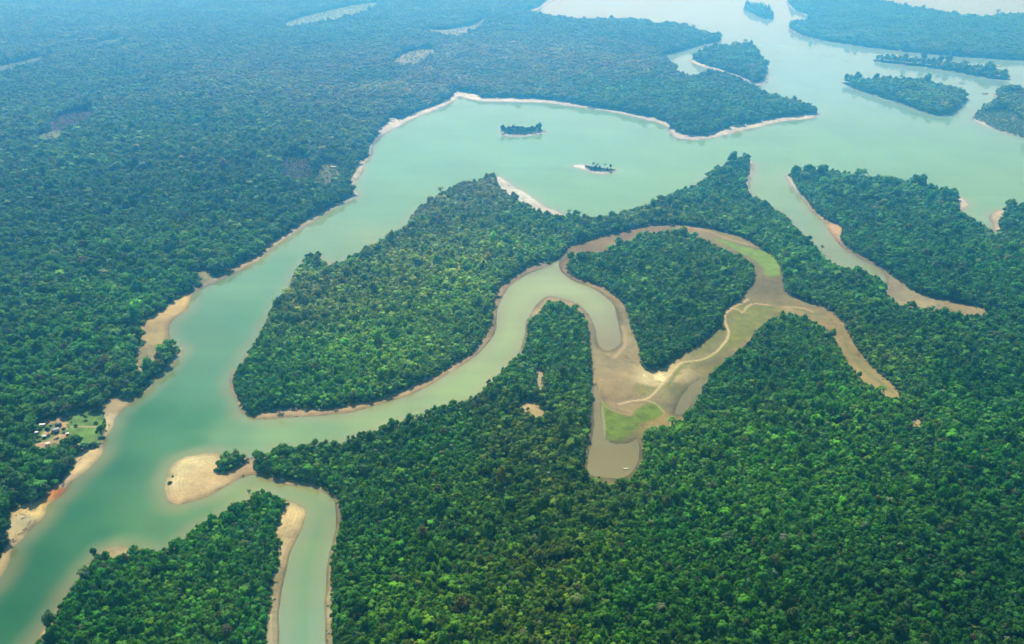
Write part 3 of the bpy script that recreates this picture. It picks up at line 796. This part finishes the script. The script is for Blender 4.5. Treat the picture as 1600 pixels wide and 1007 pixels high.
EDGE_FAR = 26.0
for (sp, r0, r1, wood) in ((3.5, 250, 760, 1), (3.9, 760, 1150, 1), (4.7, 1150, 1700, 1), (7.0, 1700, 2300, 1), (9.0, 2300, 5600, 1), (7.6, 350, 1250, 0), (8.4, 1250, 1900, 0), (9.0, 1900, 2600, 0), (9.6, 2600, 5600, 0)):
    x, y = scatter(sp, r0, r1)
    e = lookup(edge, x, y); wh = lookup_n(which, x, y)
    old = (wh == 0)
    k = (e > 0) & (old if wood == 0 else ~old) & (wh != 9) & (wh != 10)
    k &= (fbm(x / 15, y / 15, 63, 2) > .16 + .12 * R.rand(len(x)) - .03) | (e < 6)
    if r0 >= 2300:
        k &= (lookup(inland, x, y) < 60) | (e < EDGE_FAR)
    if r0 == 2300 or r0 == 2600:
        k &= e < EDGE_FAR
    x, y, e = x[k], y[k], e[k]
    n = len(x)
    big = fbm(x / 60, y / 60, 61)
    if wood == 0:
        rad = sp * (.50 + .30 * R.rand(n) ** 1.3 + .45 * (R.rand(n) < .16) * R.rand(n)) * (.85 + .35 * big) * 1.08
        hs = .80 + .35 * R.rand(n) + .3 * (R.rand(n) < .06)
    else:
        rad = sp * (.50 + .30 * R.rand(n) + .75 * (R.rand(n) < .06) * R.rand(n)) * (.80 + .45 * big) * 1.10
        hs = (.82 + .35 * R.rand(n) + .45 * (R.rand(n) < .05)) * (1.3 if sp < 3.6 else 1.22 if sp < 4.5 else 1.15)
    # the wood runs out low at its margin
    mg = smooth(0, 5, e + R.uniform(-1.5, 1.5, n))
    rad *= .72 + .28 * mg; hs *= .75 + .25 * mg
    var = R.randint(0, NB, n)
    var = np.where(R.rand(n) < (.20 if wood else .05), 8 + R.randint(0, 2, n), var)
    var = np.where((e < 1.0) & (R.rand(n) < .5), 10, var)
    put(x, y, rad, hs, var)
# low fringe growth that spills from the wood over the banks
x, y = scatter(2.6, 300, 1500)
e = lookup(edge, x, y); l_ = lookup(land, x, y)
k = (l_ > 1.2) & (e < 2.0) & (e > -5.0) & (R.rand(len(x)) < np.where(e > -1.2, .42, .07) * (fbm(x / 14, y / 14, 64) > .42))
x, y, e = x[k], y[k], e[k]; n = len(x)
put(x, y, R.uniform(.6, 1.9, n) * np.where(e < -1.2, .6, 1), R.uniform(.6, 1.2, n), np.where(R.rand(n) < .7, 10, R.randint(0, NB, n)))
x, y = scatter(34.0, 2300, 7600, .3)
e = lookup(edge, x, y)
k = e >= EDGE_FAR - 6
x, y = x[k], y[k]
n = len(x)
put(x, y, R.uniform(.88, 1.12, n), R.uniform(.8, 1.25, n), NS + R.randint(0, 5, n))
# thin growth in the clearings
for nm, dens in (('field_f', .0045), ('field_i', .006), ('strip_w', .006), ('field_w', .008), ('field_g', .006), ('burn', .02), ('burn_w', .01), ('field_h', .012), ('field', .006), ('scrub_i', .03), ('glade_m', .004), ('wish', .004)):
    P = BARES[nm]; x0, y0 = P.min(0); x1, y1 = P.max(0)
    n = int((x1 - x0) * (y1 - y0) * dens)
    x = R.uniform(x0, x1, n); y = R.uniform(y0, y1, n)
    k = (lookup_n(bid, x, y) == BID[nm]) & (lookup(land, x, y) > 6)
    x, y = x[k], y[k]; n = len(x)
    put(x, y, R.uniform(1.2, 3.2, n), R.uniform(.7, 1.1, n), np.where(R.rand(n) < .5, 10, R.randint(0, NB, n)))
T = np.vstack(pts)
TX, TY, TR, THS, TV = T.T
TV = TV.astype(int)
TZ = lookup(GZ, TX, TY)
tint = idw(TINT, TX, TY, 3.0) * np.stack([0 * TX + 2.15, 0 * TX + 2.5, .28 + .6 * smooth(900, 2600, np.hypot(TX, TY))], 1)  # blue cut from near foliage colour to offset the haze veil, less so with distance
g1 = fbm(TX / 70, TY / 70, 71, 3); g2 = fbm(TX / 25, TY / 25, 72, 2)
N_ = len(TX)
PB = natural(parse("640,330 760,275 800,300 880,340 1000,325 1000,350 900,370 800,430 760,530 680,590 560,640 480,610 440,560 430,480 470,430 540,400 600,370"), True, 1, 5)
pby = np.zeros(N_) + lookup(sdf(PB, 60.0), TX, TY)
pm_ = smooth(-50, 50, pby)
tint = tint * np.stack([1 + .55 * pm_, 1 + .34 * pm_, 1 + 1.9 * pm_], 1)
tint = tint * (.50 + .70 * g1 + .32 * g2)[:, None] * np.exp(.21 * R.randn(N_))[:, None]
g3 = fbm(TX / 420, TY / 260, 77, 3)
tint = tint * (.65 + .7 * g3)[:, None]
sp_ = fbm(TX / 150, TY / 150, 75, 3)
sp_ = .5 + (sp_ - .5) * (1 - .65 * smooth(1100, 2200, np.hypot(TX, TY)))
tint = tint * np.stack([.72 + .56 * sp_, .86 + .28 * sp_, 1.2 - .4 * sp_], 1)
warm = (R.rand(N_) < .06) * R.rand(N_) * .8 + .5 * np.clip(fbm(TX / 40, TY / 40, 73, 3) - .58, 0, 1)
tint = tint * (1 - warm)[:, None] + warm[:, None] * np.array([.105, .10, .04])
pale = ((R.rand(N_) < .025) + 1.5 * ((TV == 10) & (lookup(mud, TX, TY) > -4) & (R.rand(N_) < .6)))[:, None] * .5
tint = tint * (1 - pale) + pale * np.array([.14, .15, .11])
tint[:, 0] *= np.exp(.18 * R.randn(N_)); tint[:, 2] *= np.exp(.22 * R.randn(N_))
ROT = R.uniform(0, 2 * pi, N_); TILT = R.uniform(-.08, .08, (N_, 2))
print('trees', N_, 'singles', int((TV < NS).sum()))

# ------------------------------------------------------------------ trees that stand as things of their own
CROWN = []; TRUNK = []
for k, s in enumerate(SHAPES):
    (V, F, tn), (V2, F2, _) = s
    c = build('crown', V, F, M_leaf, link=False, tone=tn, attr='leaf'); t_ = build('trunk', V2, F2, M_bark, link=False)
    CROWN.append(c.data); TRUNK.append(t_.data)
    bpy.data.objects.remove(c); bpy.data.objects.remove(t_)


def tree_thing(name, label, cat, group, x, y, z, rad, hs, var, tc, rz):
    e_ = bpy.data.objects.new(name, None)
    e_.empty_display_size = .5
    col.objects.link(e_)
    e_.location = (x, y, z); e_.rotation_euler = (0, 0, rz); e_.scale = (rad, rad, rad * hs)
    tag(e_, label, cat, group)
    for nm, me in (('crown', CROWN[var]), ('trunk', TRUNK[var])):
        o_ = bpy.data.objects.new(nm, me); o_.parent = e_; col.objects.link(o_)
        if nm == 'crown':
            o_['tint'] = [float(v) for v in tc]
    return e_


ppx, ppy, pf = proj(TX, TY, TZ + TR * 1.5)
vis = (TV < NS) & (ppx > 4) & (ppx < 1596) & (ppy > 4) & (ppy < 1003)
score = np.where(vis, TR / pf, 0)
order = np.argsort(-score)
single = np.zeros(N_, bool)
isl = {9: 'tree', 10: 'tree'}
WH = lookup_n(which, TX, TY)
chosen = []
chosen += [i for i in order[:400] if i not in set(chosen)][:max(0, 270 - len(chosen))]
for i in chosen:
    single[i] = True
    px, py = ppx[i], ppy[i]
    wh = WH[i]
    is_palm = TV[i] in (8, 9)
    nm = 'palm_tree' if is_palm else ('shrub' if TV[i] == 10 else 'broadleaf_tree')
    kind = 'feathery palm' if is_palm else ('low leafy shrub' if TV[i] == 10 else 'leafy broadleaf tree')
    if wh == 9:
        lb, gp = f'{kind} in the clump on the oval island midway across the lake', 'trees on the oval lake island'
    elif wh == 10:
        lb, gp = f'{kind} on the tiny white sandbar islet in the lake', 'trees on the sandbar islet'
    else:
        lum = tint[i].sum()
        tn = 'pale olive' if tint[i][0] > .06 else ('bright green' if lum > .145 else 'deep green')
        if wh == 0 and py > 640:
            wz, gp = 'packed on the left bank beside the huts and sandy landing', 'canopy trees around the huts'
        elif wh == 0:
            wz, gp = 'in the tall left bank forest above the spit', 'canopy trees of the left bank forest'
        elif wh == 2:
            wz, gp = 'on the wooded headland left of the creek', 'canopy trees of the creek headland'
        elif px < 1000:
            wz, gp = 'in the jungle edge just right of the creek', 'canopy trees right of the creek'
        else:
            wz, gp = 'in the bottom right jungle', 'canopy trees of the bottom right jungle'
        lb = f'{tn} {kind} {wz}'; gp = f'{tn} {nm.replace("_", " ")}s, {gp}'
    tree_thing(nm, lb, 'tree' if nm != 'shrub' else 'shrub', gp, TX[i], TY[i], TZ[i], TR[i], THS[i], TV[i], tint[i], ROT[i])

# lone trees and bushes that the photograph shows by themselves: pixel of the foot, crown radius, height scale, shape, tint, label
LONE = [('bush', 266, 756, 2.4, 1.0, 10, (.05, .09, .03), 'round dark bush at the outer rim of the pale sand spit'), ('bush', 270, 746, 1.4, 1.1, 10, (.05, .08, .035), 'small scrubby bush beside the larger bush on the sand spit'),
        ('broadleaf_tree', 148, 872, 3.6, 1.15, 3, (.014, .07, .016), 'dark tree leaning over the water at the tip of the creek headland'), ('broadleaf_tree', 156, 880, 3.4, .9, 0, (.016, .08, .014), 'rounded tree behind the small sandbar at the headland tip'),
        ('palm_tree', 391, 779, 2.5, 1.9, 8, (.03, .07, .03), 'thin lone palm standing over the creek mouth by pale sand'), ('broadleaf_tree', 415, 784, 2.4, 1.2, 6, (.03, .08, .02), 'small tree beside the patch of sand at the creek bend'),
        ('broadleaf_tree', 786, 588, 2.9, 1.6, 6, (.028, .07, .03), 'isolated tree on the sandy shore below the inner channel'), ('broadleaf_tree', 764, 604, 3.4, 1.2, 1, (.03, .08, .03), 'spreading shore tree left of the isolated channel tree'), ('bush', 741, 626, 1.6, 1.0, 10, (.05, .06, .03), 'tiny dark bush on bare mud of the channel shore'),
        ('broadleaf_tree', 656, 666, 3.6, 1.2, 0, (.026, .075, .028), 'dark tree in front of white sand on the channel shore'), ('broadleaf_tree', 670, 656, 2.8, 1.3, 6, (.035, .07, .03), 'tree with brownish crown beside white sand on the channel shore'), ('broadleaf_tree', 600, 684, 3.2, 1.25, 3, (.022, .08, .03), 'upright shore tree standing out over the green channel'),
        ('broadleaf_tree', 583, 690, 3.4, 1.1, 2, (.028, .08, .028), 'leafy shore tree just left of the upright one'), ('palm_tree', 545, 692, 2.4, 1.7, 9, (.035, .08, .03), 'small palm sticking out above the channel shore wood'), ('broadleaf_tree', 634, 674, 3.4, 1.15, 1, (.024, .08, .03), 'round tree on the channel shore left of the white sand'),
        ('broadleaf_tree', 1062, 369, 3.3, 1.5, 0, (.024, .075, .03), 'tall tree at the top edge of the inner island by the dry bend'), ('broadleaf_tree', 1072, 370, 3.1, 1.55, 6, (.026, .075, .03), 'twin tall tree beside another on the inner island top'), ('broadleaf_tree', 1021, 374, 3.2, 1.4, 3, (.024, .075, .03), 'tree standing above the dry brown channel on the inner island'),
        ('broadleaf_tree', 920, 406, 3.4, 1.35, 3, (.022, .075, .03), 'dark tree at the left shoulder of the inner island'), ('broadleaf_tree', 1536, 172, 5.0, 1.5, 6, (.02, .06, .03), 'lone dark tree on the low point at the right edge'), ('broadleaf_tree', 1264, 380, 4.2, 1.4, 0, (.022, .075, .03), 'tree jutting over the narrow right hand channel'),
        ('palm_tree', 1283, 396, 4.0, 1.6, 8, (.022, .07, .03), 'palm jutting over the narrow right hand channel'), ('broadleaf_tree', 850, 640, 3.2, 1.3, 1, (.014, .06, .024), 'dark tree inside the tan clearing of the middle wood'), ('broadleaf_tree', 912, 36, 9.0, 1.3, 3, (.03, .07, .04), 'far lone tree against the pale water at the top'),
        ('broadleaf_tree', 133, 425, 9.0, .95, 4, (.15, .16, .11), 'pale grey domed crown rising from the left forest'), ('broadleaf_tree', 498, 408, 5.5, 1.2, 0, (.02, .08, .026), 'large dark tree on the knob of the central peninsula'), ('broadleaf_tree', 482, 410, 5.0, 1.1, 2, (.02, .08, .026), 'second large dark tree on the peninsula knob'),
        ('broadleaf_tree', 101, 676, 2.2, 1.0, 0, (.02, .08, .02), 'small tree by the path at the right side of the hut clearing'), ('broadleaf_tree', 62, 690, 2.6, 1.0, 2, (.02, .075, .02), 'small tree at the lower left corner of the hut clearing'), ('bush', 80, 668, 1.6, 1.0, 10, (.02, .085, .02), 'green bush behind the blue grey roofed house'), ('bush', 98, 690, 1.8, 1.0, 10, (.025, .09, .02), 'green bush below the tiny white shed'), ('broadleaf_tree', 90, 684, 3.2, 1.0, 7, (.016, .07, .018), 'leafy tree between the huts of the clearing'), ('broadleaf_tree', 76, 680, 3.6, 1.0, 1, (.014, .065, .018), 'dark tree in the middle of the hut clearing')]
rI = random.Random(5)
for k in range(30):
    px = 785 + k * 2.05 + rI.uniform(-1.5, 1.5); py = 206.5 + rI.uniform(-2.5, 3.0) + (1.5 if 795 < px < 830 else 0)
    x, y = (float(v) for v in unproj(px, py))
    tree_thing('broadleaf_tree', 'leafy broadleaf tree in the row of trees on the oval island midway across the lake', 'tree', 'trees on the oval lake island', x, y, 1.2, rI.uniform(4.0, 6.2), rI.uniform(.95, 1.45), rI.randrange(8), (.025, rI.uniform(.07, .12), .03), rI.uniform(0, 6))
LONE += [('palm_tree', 927, 265.5, 4.2, 1.55, 8, (.022, .07, .03), 'tall palm, the highest tree of the tiny white sandbar islet'), ('palm_tree', 945, 265.5, 4.6, 1.15, 9, (.024, .075, .03), 'bushy headed palm near the right end of the sandbar islet'), ('palm_tree', 933.5, 265, 2.8, 1.9, 8, (.024, .075, .03), 'thin palm between the two larger palms of the sandbar islet'),
         ('broadleaf_tree', 953.5, 266.5, 3.4, 1.3, 3, (.03, .06, .03), 'dark conical tree at the right tip of the sandbar islet wood'), ('broadleaf_tree', 920, 266, 2.8, 1.3, 6, (.03, .06, .03), 'small dark tree left of the palms on the sandbar islet'), ('broadleaf_tree', 915.5, 264.5, 2.0, 1.5, 0, (.04, .06, .035), 'thin sapling at the left end of the sandbar islet wood'),
         ('bush', 931, 266.5, 4.4, 2.0, 10, (.03, .10, .05), 'pale green bush under the palms of the sandbar islet'), ('bush', 937, 267, 4.2, 1.9, 10, (.03, .09, .045), 'broad bush in the middle of the sandbar islet'), ('bush', 949, 267.5, 3.0, 1.7, 10, (.025, .07, .04), 'low bush beside the conical tree of the sandbar islet'), ('bush', 925, 267, 3.2, 1.8, 10, (.025, .07, .04), 'low dark bush at the foot of the tallest islet palm')]
for nm, px, py, rad, hs, var, tc, lb in LONE:
    x, y = (float(v) for v in unproj(px, py))
    z = float(lookup(GZ, np.array([x]), np.array([y]))[0])
    tree_thing(nm, lb, 'bush' if nm == 'bush' else ('palm' if 'palm' in nm else 'tree'), None, x, y, max(z, .05), rad, hs, var, tc, px % 6.0)

# ------------------------------------------------------------------ the rest of the forest: one mass nobody could count
keep = ~single
P3 = np.stack([TX, TY, TZ], 1)[keep]
me = bpy.data.meshes.new('rainforest')
me.vertices.add(len(P3)); me.vertices.foreach_set('co', P3.astype(np.float32).ravel())


def pattr(nm, tp, key, arr):
    a = me.attributes.new(nm, tp, 'POINT'); a.data.foreach_set(key, np.ascontiguousarray(arr).ravel())


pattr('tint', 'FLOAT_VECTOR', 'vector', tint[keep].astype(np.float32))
pattr('scl', 'FLOAT_VECTOR', 'vector', np.stack([TR, TR, TR * THS], 1)[keep].astype(np.float32))
pattr('rot', 'FLOAT_VECTOR', 'vector', np.stack([TILT[:, 0], TILT[:, 1], ROT], 1)[keep].astype(np.float32))
pattr('variant', 'INT', 'value', TV[keep].astype(np.int32))
fo = bpy.data.objects.new('rainforest', me)
col.objects.link(fo)
tag(fo, 'dense green rainforest canopy covering the banks, peninsulas and islands', 'forest', kind='stuff')
ng = bpy.data.node_groups.new('stand', 'GeometryNodeTree')
ng.interface.new_socket('Geometry', in_out='INPUT', socket_type='NodeSocketGeometry')
ng.interface.new_socket('Geometry', in_out='OUTPUT', socket_type='NodeSocketGeometry')
N = ng.nodes; L = ng.links
gi = N.new('NodeGroupInput'); go = N.new('NodeGroupOutput'); jn = N.new('GeometryNodeJoinGeometry')


def named(nm, tp):
    n_ = N.new('GeometryNodeInputNamedAttribute'); n_.data_type = tp; n_.inputs['Name'].default_value = nm
    return n_.outputs['Attribute']


a_v, a_s, a_r = named('variant', 'INT'), named('scl', 'FLOAT_VECTOR'), named('rot', 'FLOAT_VECTOR')
e2r = N.new('FunctionNodeEulerToRotation'); L.new(a_r, e2r.inputs[0])
for k, po in enumerate(PROTO):
    oi = N.new('GeometryNodeObjectInfo'); oi.transform_space = 'ORIGINAL'; oi.inputs['Object'].default_value = po; oi.inputs['As Instance'].default_value = False
    cmp_ = N.new('FunctionNodeCompare'); cmp_.data_type = 'INT'; cmp_.operation = 'EQUAL'
    L.new(a_v, cmp_.inputs[2]); cmp_.inputs[3].default_value = k
    ip = N.new('GeometryNodeInstanceOnPoints')
    L.new(gi.outputs[0], ip.inputs['Points']); L.new(cmp_.outputs[0], ip.inputs['Selection']); L.new(oi.outputs['Geometry'], ip.inputs['Instance'])
    L.new(e2r.outputs[0], ip.inputs['Rotation']); L.new(a_s, ip.inputs['Scale'])
    L.new(ip.outputs[0], jn.inputs[0])
L.new(jn.outputs[0], go.inputs[0])
md = fo.modifiers.new('stand', 'NODES'); md.node_group = ng

# ------------------------------------------------------------------ huts, boats, dead wood
M_tin = plain('white_tin_roof', (.85, .86, .86), .5, (1.2, .12))
M_tin_blue = plain('blue_grey_tin_roof', (.22, .30, .36), .5, (1.0, .3))
M_tin_green = plain('dark_green_roof', (.045, .085, .075), .7, (1.0, .3))
M_tin_rust = plain('rusty_roof', (.32, .20, .13), .8, (1.0, .4))
M_teal = plain('pale_teal_roof', (.45, .66, .62), .6, (1.0, .15))
M_board = plain('weathered_boards', (.27, .20, .13), .9, (2.0, .35))
M_white = plain('white_paint', (.78, .78, .75), .6, (1.0, .1))
M_dark = plain('dark_opening', (.02, .018, .015), .7)
M_grey = plain('grey_hull', (.16, .18, .19), .6, (1.0, .3))


def place(px, py, lift=0.0):
    x, y = (float(v) for v in unproj(px, py))
    return x, y, max(.05, float(lookup(GZ, np.array([x]), np.array([y]))[0])) + lift


def boxes(name, lst, material, parent):
    V = []; F = []
    for (x0, y0, z0, x1, y1, z1) in lst:
        n = len(V)
        V += [(x0, y0, z0), (x1, y0, z0), (x1, y1, z0), (x0, y1, z0), (x0, y0, z1), (x1, y0, z1), (x1, y1, z1), (x0, y1, z1)]
        F += [[n, n + 3, n + 2, n + 1], [n + 4, n + 5, n + 6, n + 7], [n, n + 1, n + 5, n + 4], [n + 1, n + 2, n + 6, n + 5], [n + 2, n + 3, n + 7, n + 6], [n + 3, n, n + 4, n + 7]]
    return build(name, V, F, material, parent=parent)


def hut(px, py, L_, W_, H_, rot, roof, wall, label, open_sides=False):
    x, y, z = place(px, py)
    e_ = bpy.data.objects.new('open_shelter' if open_sides else 'hut', None); col.objects.link(e_)
    e_.location = (x, y, z); e_.rotation_euler = (0, 0, rot)
    tag(e_, label, 'shelter' if open_sides else 'hut', 'huts of the riverside clearings')
    a, b = L_ / 2, W_ / 2; rise = W_ * .13; t_ = .12; o_ = .5
    if open_sides:
        for sx in (-1, 1):
            for sy in (-1, 1):
                boxes('post', [(sx * (a - .2) - .1, sy * (b - .2) - .1, -.6, sx * (a - .2) + .1, sy * (b - .2) + .1, H_)], M_board, e_)
    else:
        V = [(-a, -b, -.6), (a, -b, -.6), (a, b, -.6), (-a, b, -.6), (-a, -b, H_), (a, -b, H_), (a, b, H_), (-a, b, H_), (-a, 0, H_ + rise * .97), (a, 0, H_ + rise * .97)]
        F = [[0, 1, 5], [0, 5, 4], [2, 3, 7], [2, 7, 6], [1, 2, 6], [1, 6, 5], [5, 6, 9], [3, 0, 4], [3, 4, 7], [4, 8, 7], [0, 3, 2], [0, 2, 1]]
        build('wall', V, F, wall, parent=e_)
        boxes('door', [(-.45, -b - .05, 0, .45, -b - .004, 1.95)], M_dark, e_)
        for sx in (-1, 1):
            boxes('window', [(sx * a * .6 - .4, -b - .05, 1.0, sx * a * .6 + .4, -b - .004, 1.8)], M_dark, e_)
    V = []; F = []
    for sy in (-1, 1):
        n = len(V); ye = sy * (b + o_); ze = H_ - rise * o_ / b
        V += [(-a - o_, ye, ze), (a + o_, ye, ze), (a + o_, 0, H_ + rise), (-a - o_, 0, H_ + rise), (-a - o_, ye, ze + t_), (a + o_, ye, ze + t_), (a + o_, 0, H_ + rise + t_), (-a - o_, 0, H_ + rise + t_)]
        F += [[n, n + 3, n + 2, n + 1], [n + 4, n + 5, n + 6, n + 7], [n, n + 1, n + 5, n + 4], [n + 1, n + 2, n + 6, n + 5], [n + 3, n, n + 4, n + 7]]
    build('roof', V, F, roof, parent=e_)
    return e_


hut(67, 668, 5.0, 3.0, 2.3, .15, M_tin, M_board, 'small white roofed hut at the upper left of the orange clearing')
hut(92, 667, 5.2, 4.2, 2.4, .2, M_tin_green, M_board, 'dark green roofed hut in the middle of the orange sand clearing')
hut(87, 676, 7.0, 4.6, 2.6, .75, M_tin_blue, M_white, 'blue grey roofed house, the largest in the orange clearing')
hut(106, 681, 2.4, 2.0, 2.1, .4, M_tin, M_white, 'tiny white shed at the lower right corner of the orange clearing')
hut(58, 680, 2.6, 2.2, 2.1, -.3, M_tin, M_board, 'little white topped hut at the left end of the hut clearing')
hut(70, 686, 3.2, 2.6, 2.2, .5, M_teal, M_board, 'pale greenish roofed hut below the dark tree in the clearing')
hut(75, 697, 3.6, 2.2, 2.0, .5, M_tin, M_board, 'white roofed open shelter standing apart below the hut clearing', True)
hut(6, 757, 5.0, 3.4, 2.4, .3, M_tin, M_board, 'white roofed hut half cut by the left edge of the photo')
hut(4, 768, 3.6, 2.6, 2.2, .1, M_tin, M_white, 'lower white hut by the left edge under dark trees')
hut(521, 264, 11.0, 5.5, 3.0, .05, M_tin, M_white, 'long white roofed house in the scrubby clearing beside the dark burnt patch')
hut(612, 190, 13.0, 8.0, 5.0, -.1, M_teal, M_board, 'pale teal roofed shelter on the sand of the far left shore', True)
hut(417, 341, 6.0, 4.0, 5.0, .2, M_tin, M_board, 'white roofed hut peeping out of the forest above the river bank')
hut(566, 83, 14.0, 9.0, 9.0, .2, M_tin, M_white, 'white building in the far forest left of the tan field')
hut(622, 16, 22.0, 12.0, 14.0, .1, M_tin, M_white, 'white building at the top edge beyond the long pale field')
hut(730, 28, 20.0, 11.0, 12.0, .1, M_tin, M_white, 'white building above the pale forked track')
hut(721, 57, 18.0, 9.0, 6.0, .0, M_tin, M_white, 'white building just below the pale forked track')


def boat(px, py, L_, W_, rot, hullm, label, roof=None, lift=0.0):
    x, y, z = place(px, py)
    z = lift
    nm = 'canoe' if roof is None else 'river_boat'
    e_ = bpy.data.objects.new(nm, None); col.objects.link(e_)
    e_.location = (x, y, z); e_.rotation_euler = (0, 0, rot)
    tag(e_, label, 'canoe' if roof is None else 'boat')
    n = 15; V = []; F = []; D_ = max(.45, L_ * .07)
    for i in range(n):
        s_ = i / (n - 1) * 2 - 1; wd = W_ * .5 * (1 - abs(s_) ** 2.6) + .03; zb = -.15 + .5 * D_ * abs(s_) ** 3; zt = D_ * (.8 + .5 * abs(s_) ** 2.5)
        X_ = s_ * L_ / 2
        V += [(X_, -wd, zt), (X_, -wd * .6, zb), (X_, 0, zb - .05), (X_, wd * .6, zb), (X_, wd, zt), (X_, wd * .86, zt), (X_, wd * .5, zb + .12), (X_, -wd * .5, zb + .12), (X_, -wd * .86, zt)]
    for i in range(n - 1):
        for k in range(9):
            p = i * 9 + k; q = i * 9 + (k + 1) % 9
            F.append([p, p + 9, q + 9, q])
    build('hull', V, F, hullm, parent=e_)
    for sx in (-.28, .05, .32):
        boxes('thwart' if roof is None else 'bench', [(sx * L_ - .12, -W_ * .4, D_ * .62, sx * L_ + .12, W_ * .4, D_ * .7)], M_board, e_)
    if roof:
        V = []; F = []
        for i in range(7):
            a = i / 6 * pi; yy = -cos(a) * W_ * .52; zz = D_ + 1.9 + sin(a) * .5
            V += [(-L_ * .32, yy, zz), (L_ * .25, yy, zz), (-L_ * .32, yy, zz + .1), (L_ * .25, yy, zz + .1)]
        for i in range(6):
            p = i * 4; F += [[p, p + 4, p + 5, p + 1], [p + 2, p + 3, p + 7, p + 6]]
        build('canopy', V, F, roof, parent=e_)
        for sx in (-.3, -.05, .23):
            for sy in (-1, 1):
                boxes('post', [(sx * L_ - .07, sy * W_ * .45 - .07, D_ * .7, sx * L_ + .07, sy * W_ * .45 + .07, D_ + 2.05)], M_white, e_)
    return e_


boat(978, 733, 6.0, 1.5, .1, M_white, 'pale canoe lying on the dried mud at the dead end of the channel', None, .3)
boat(1560, 104, 19.0, 4.5, -.1, M_white, 'white river boat off the right tip of the thin island', M_tin, .1)
boat(1539, 147, 20.0, 4.2, .1, M_grey, 'dark grey boat moored at the low point on the right edge', M_tin_blue, .1)


def snag(px, py, h, lean, lying, label, group):
    x, y, z = place(px, py)
    rs = np.random.RandomState(int(px * 7 + py * 13) % 99991)
    acc = Acc(); r0 = h * .045 + .06
    top = np.array([lean, rs.uniform(-.3, .3), h]); k = top * .5 + np.array([rs.uniform(-.2, .2), rs.uniform(-.2, .2), 0])
    acc.add(*tube((0, 0, -.3), k, r0, r0 * .75, 7), 1.0); acc.add(*tube(k, top, r0 * .75, r0 * .3, 7), 1.0)
    o_ = build('log' if lying else 'dead_tree', *acc.get()[:2], M_dead)
    for q in range(3 + rs.randint(3)):
        b = Acc(); p = k + (top - k) * rs.uniform(-.3, .95); a = rs.uniform(0, 6.28); L_ = h * rs.uniform(.2, .4)
        m_ = p + np.array([cos(a) * L_ * .6, sin(a) * L_ * .6, L_ * .3])
        b.add(*tube(p, m_, r0 * .4, r0 * .25, 5), 1.0); b.add(*tube(m_, m_ + np.array([cos(a + .5) * L_ * .4, sin(a + .5) * L_ * .4, L_ * .3]), r0 * .25, r0 * .1, 5), 1.0)
        build('branch', *b.get()[:2], M_dead, parent=o_)
    o_.name = 'driftwood_log' if lying else 'dead_tree'
    o_.location = (x, y, z + (r0 if lying else 0))
    o_.rotation_euler = (radians(82) if lying else 0, 0, rs.uniform(0, 6.28))
    tag(o_, label, 'driftwood' if lying else 'dead tree', group)


for px, py in ((925, 548), (924, 566), (927, 585), (926, 600), (925, 628), (924, 650), (924, 668), (922, 690), (919, 708), (1004, 668), (1003, 690), (1001, 715)):
    snag(px + random.uniform(-1, 1), py, random.uniform(3, 5.5), random.uniform(-1, 1), False, 'bleached dead trunk standing at the forest edge of the dried mud channel', 'bleached trunks along the mud channel')
for px, py in ((1072, 655), (1076, 640), (1082, 622), (1092, 606)):
    snag(px, py, random.uniform(3, 5), .6, False, 'bare dead tree on the bank right of the green meadow', 'dead trees right of the meadow')
for px, py in ((222, 532), (220, 542), (221, 550), (217, 556), (213, 561)):
    snag(px, py, random.uniform(6, 9), 1, True, 'white driftwood log along the foot of the forest behind the sand bay', 'driftwood logs in the sand bay')
for px, py in ((132, 704), (140, 699), (128, 716), (120, 722), (112, 731), (150, 690)):
    snag(px, py, random.uniform(5, 9), 1, True, 'pale driftwood log on the sandy bank below the huts', 'driftwood logs below the huts')
for px, py in ((47, 800), (40, 806), (52, 796), (34, 812), (44, 820), (28, 836), (36, 829)):
    snag(px, py, random.uniform(5, 8), 1, True, 'pale driftwood log on the bank near the yellow sand', 'driftwood logs near the yellow sand')
for px, py in ((842, 612), (846, 600), (840, 590)):
    snag(px, py, random.uniform(6, 9), .8, False, 'brown dead tree in the gap above the tan clearing', 'dead trees above the tan clearing')


# ------------------------------------------------------------------ haze
S = 33000.0
hv = np.array([[-S, -2000, -8], [S, -2000, -8], [S, S, -8], [-S, S, -8], [-S, -2000, 520], [S, -2000, 520], [S, S, 520], [-S, S, 520]], float)
hf = [[0, 3, 2, 1], [4, 5, 6, 7], [0, 1, 5, 4], [1, 2, 6, 5], [2, 3, 7, 6], [3, 0, 4, 7]]
mh = bpy.data.materials.new('haze_air'); mh.use_nodes = True
t_ = mh.node_tree; t_.nodes.remove(t_.nodes['Principled BSDF'])
pv = t_.nodes.new('ShaderNodeVolumePrincipled')
pv.inputs['Color'].default_value = (*HAZE_COLOR, 1); pv.inputs['Density'].default_value = HAZE_DENSITY; pv.inputs['Anisotropy'].default_value = HAZE_G
pv.inputs['Absorption Color'].default_value = (1, 1, 1, 1)
t_.links.new(pv.outputs[0], t_.nodes['Material Output'].inputs['Volume'])
ho = build('haze', hv, hf, mh)
tag(ho, 'pale blue haze thickening towards the far forest', 'haze', kind='stuff')
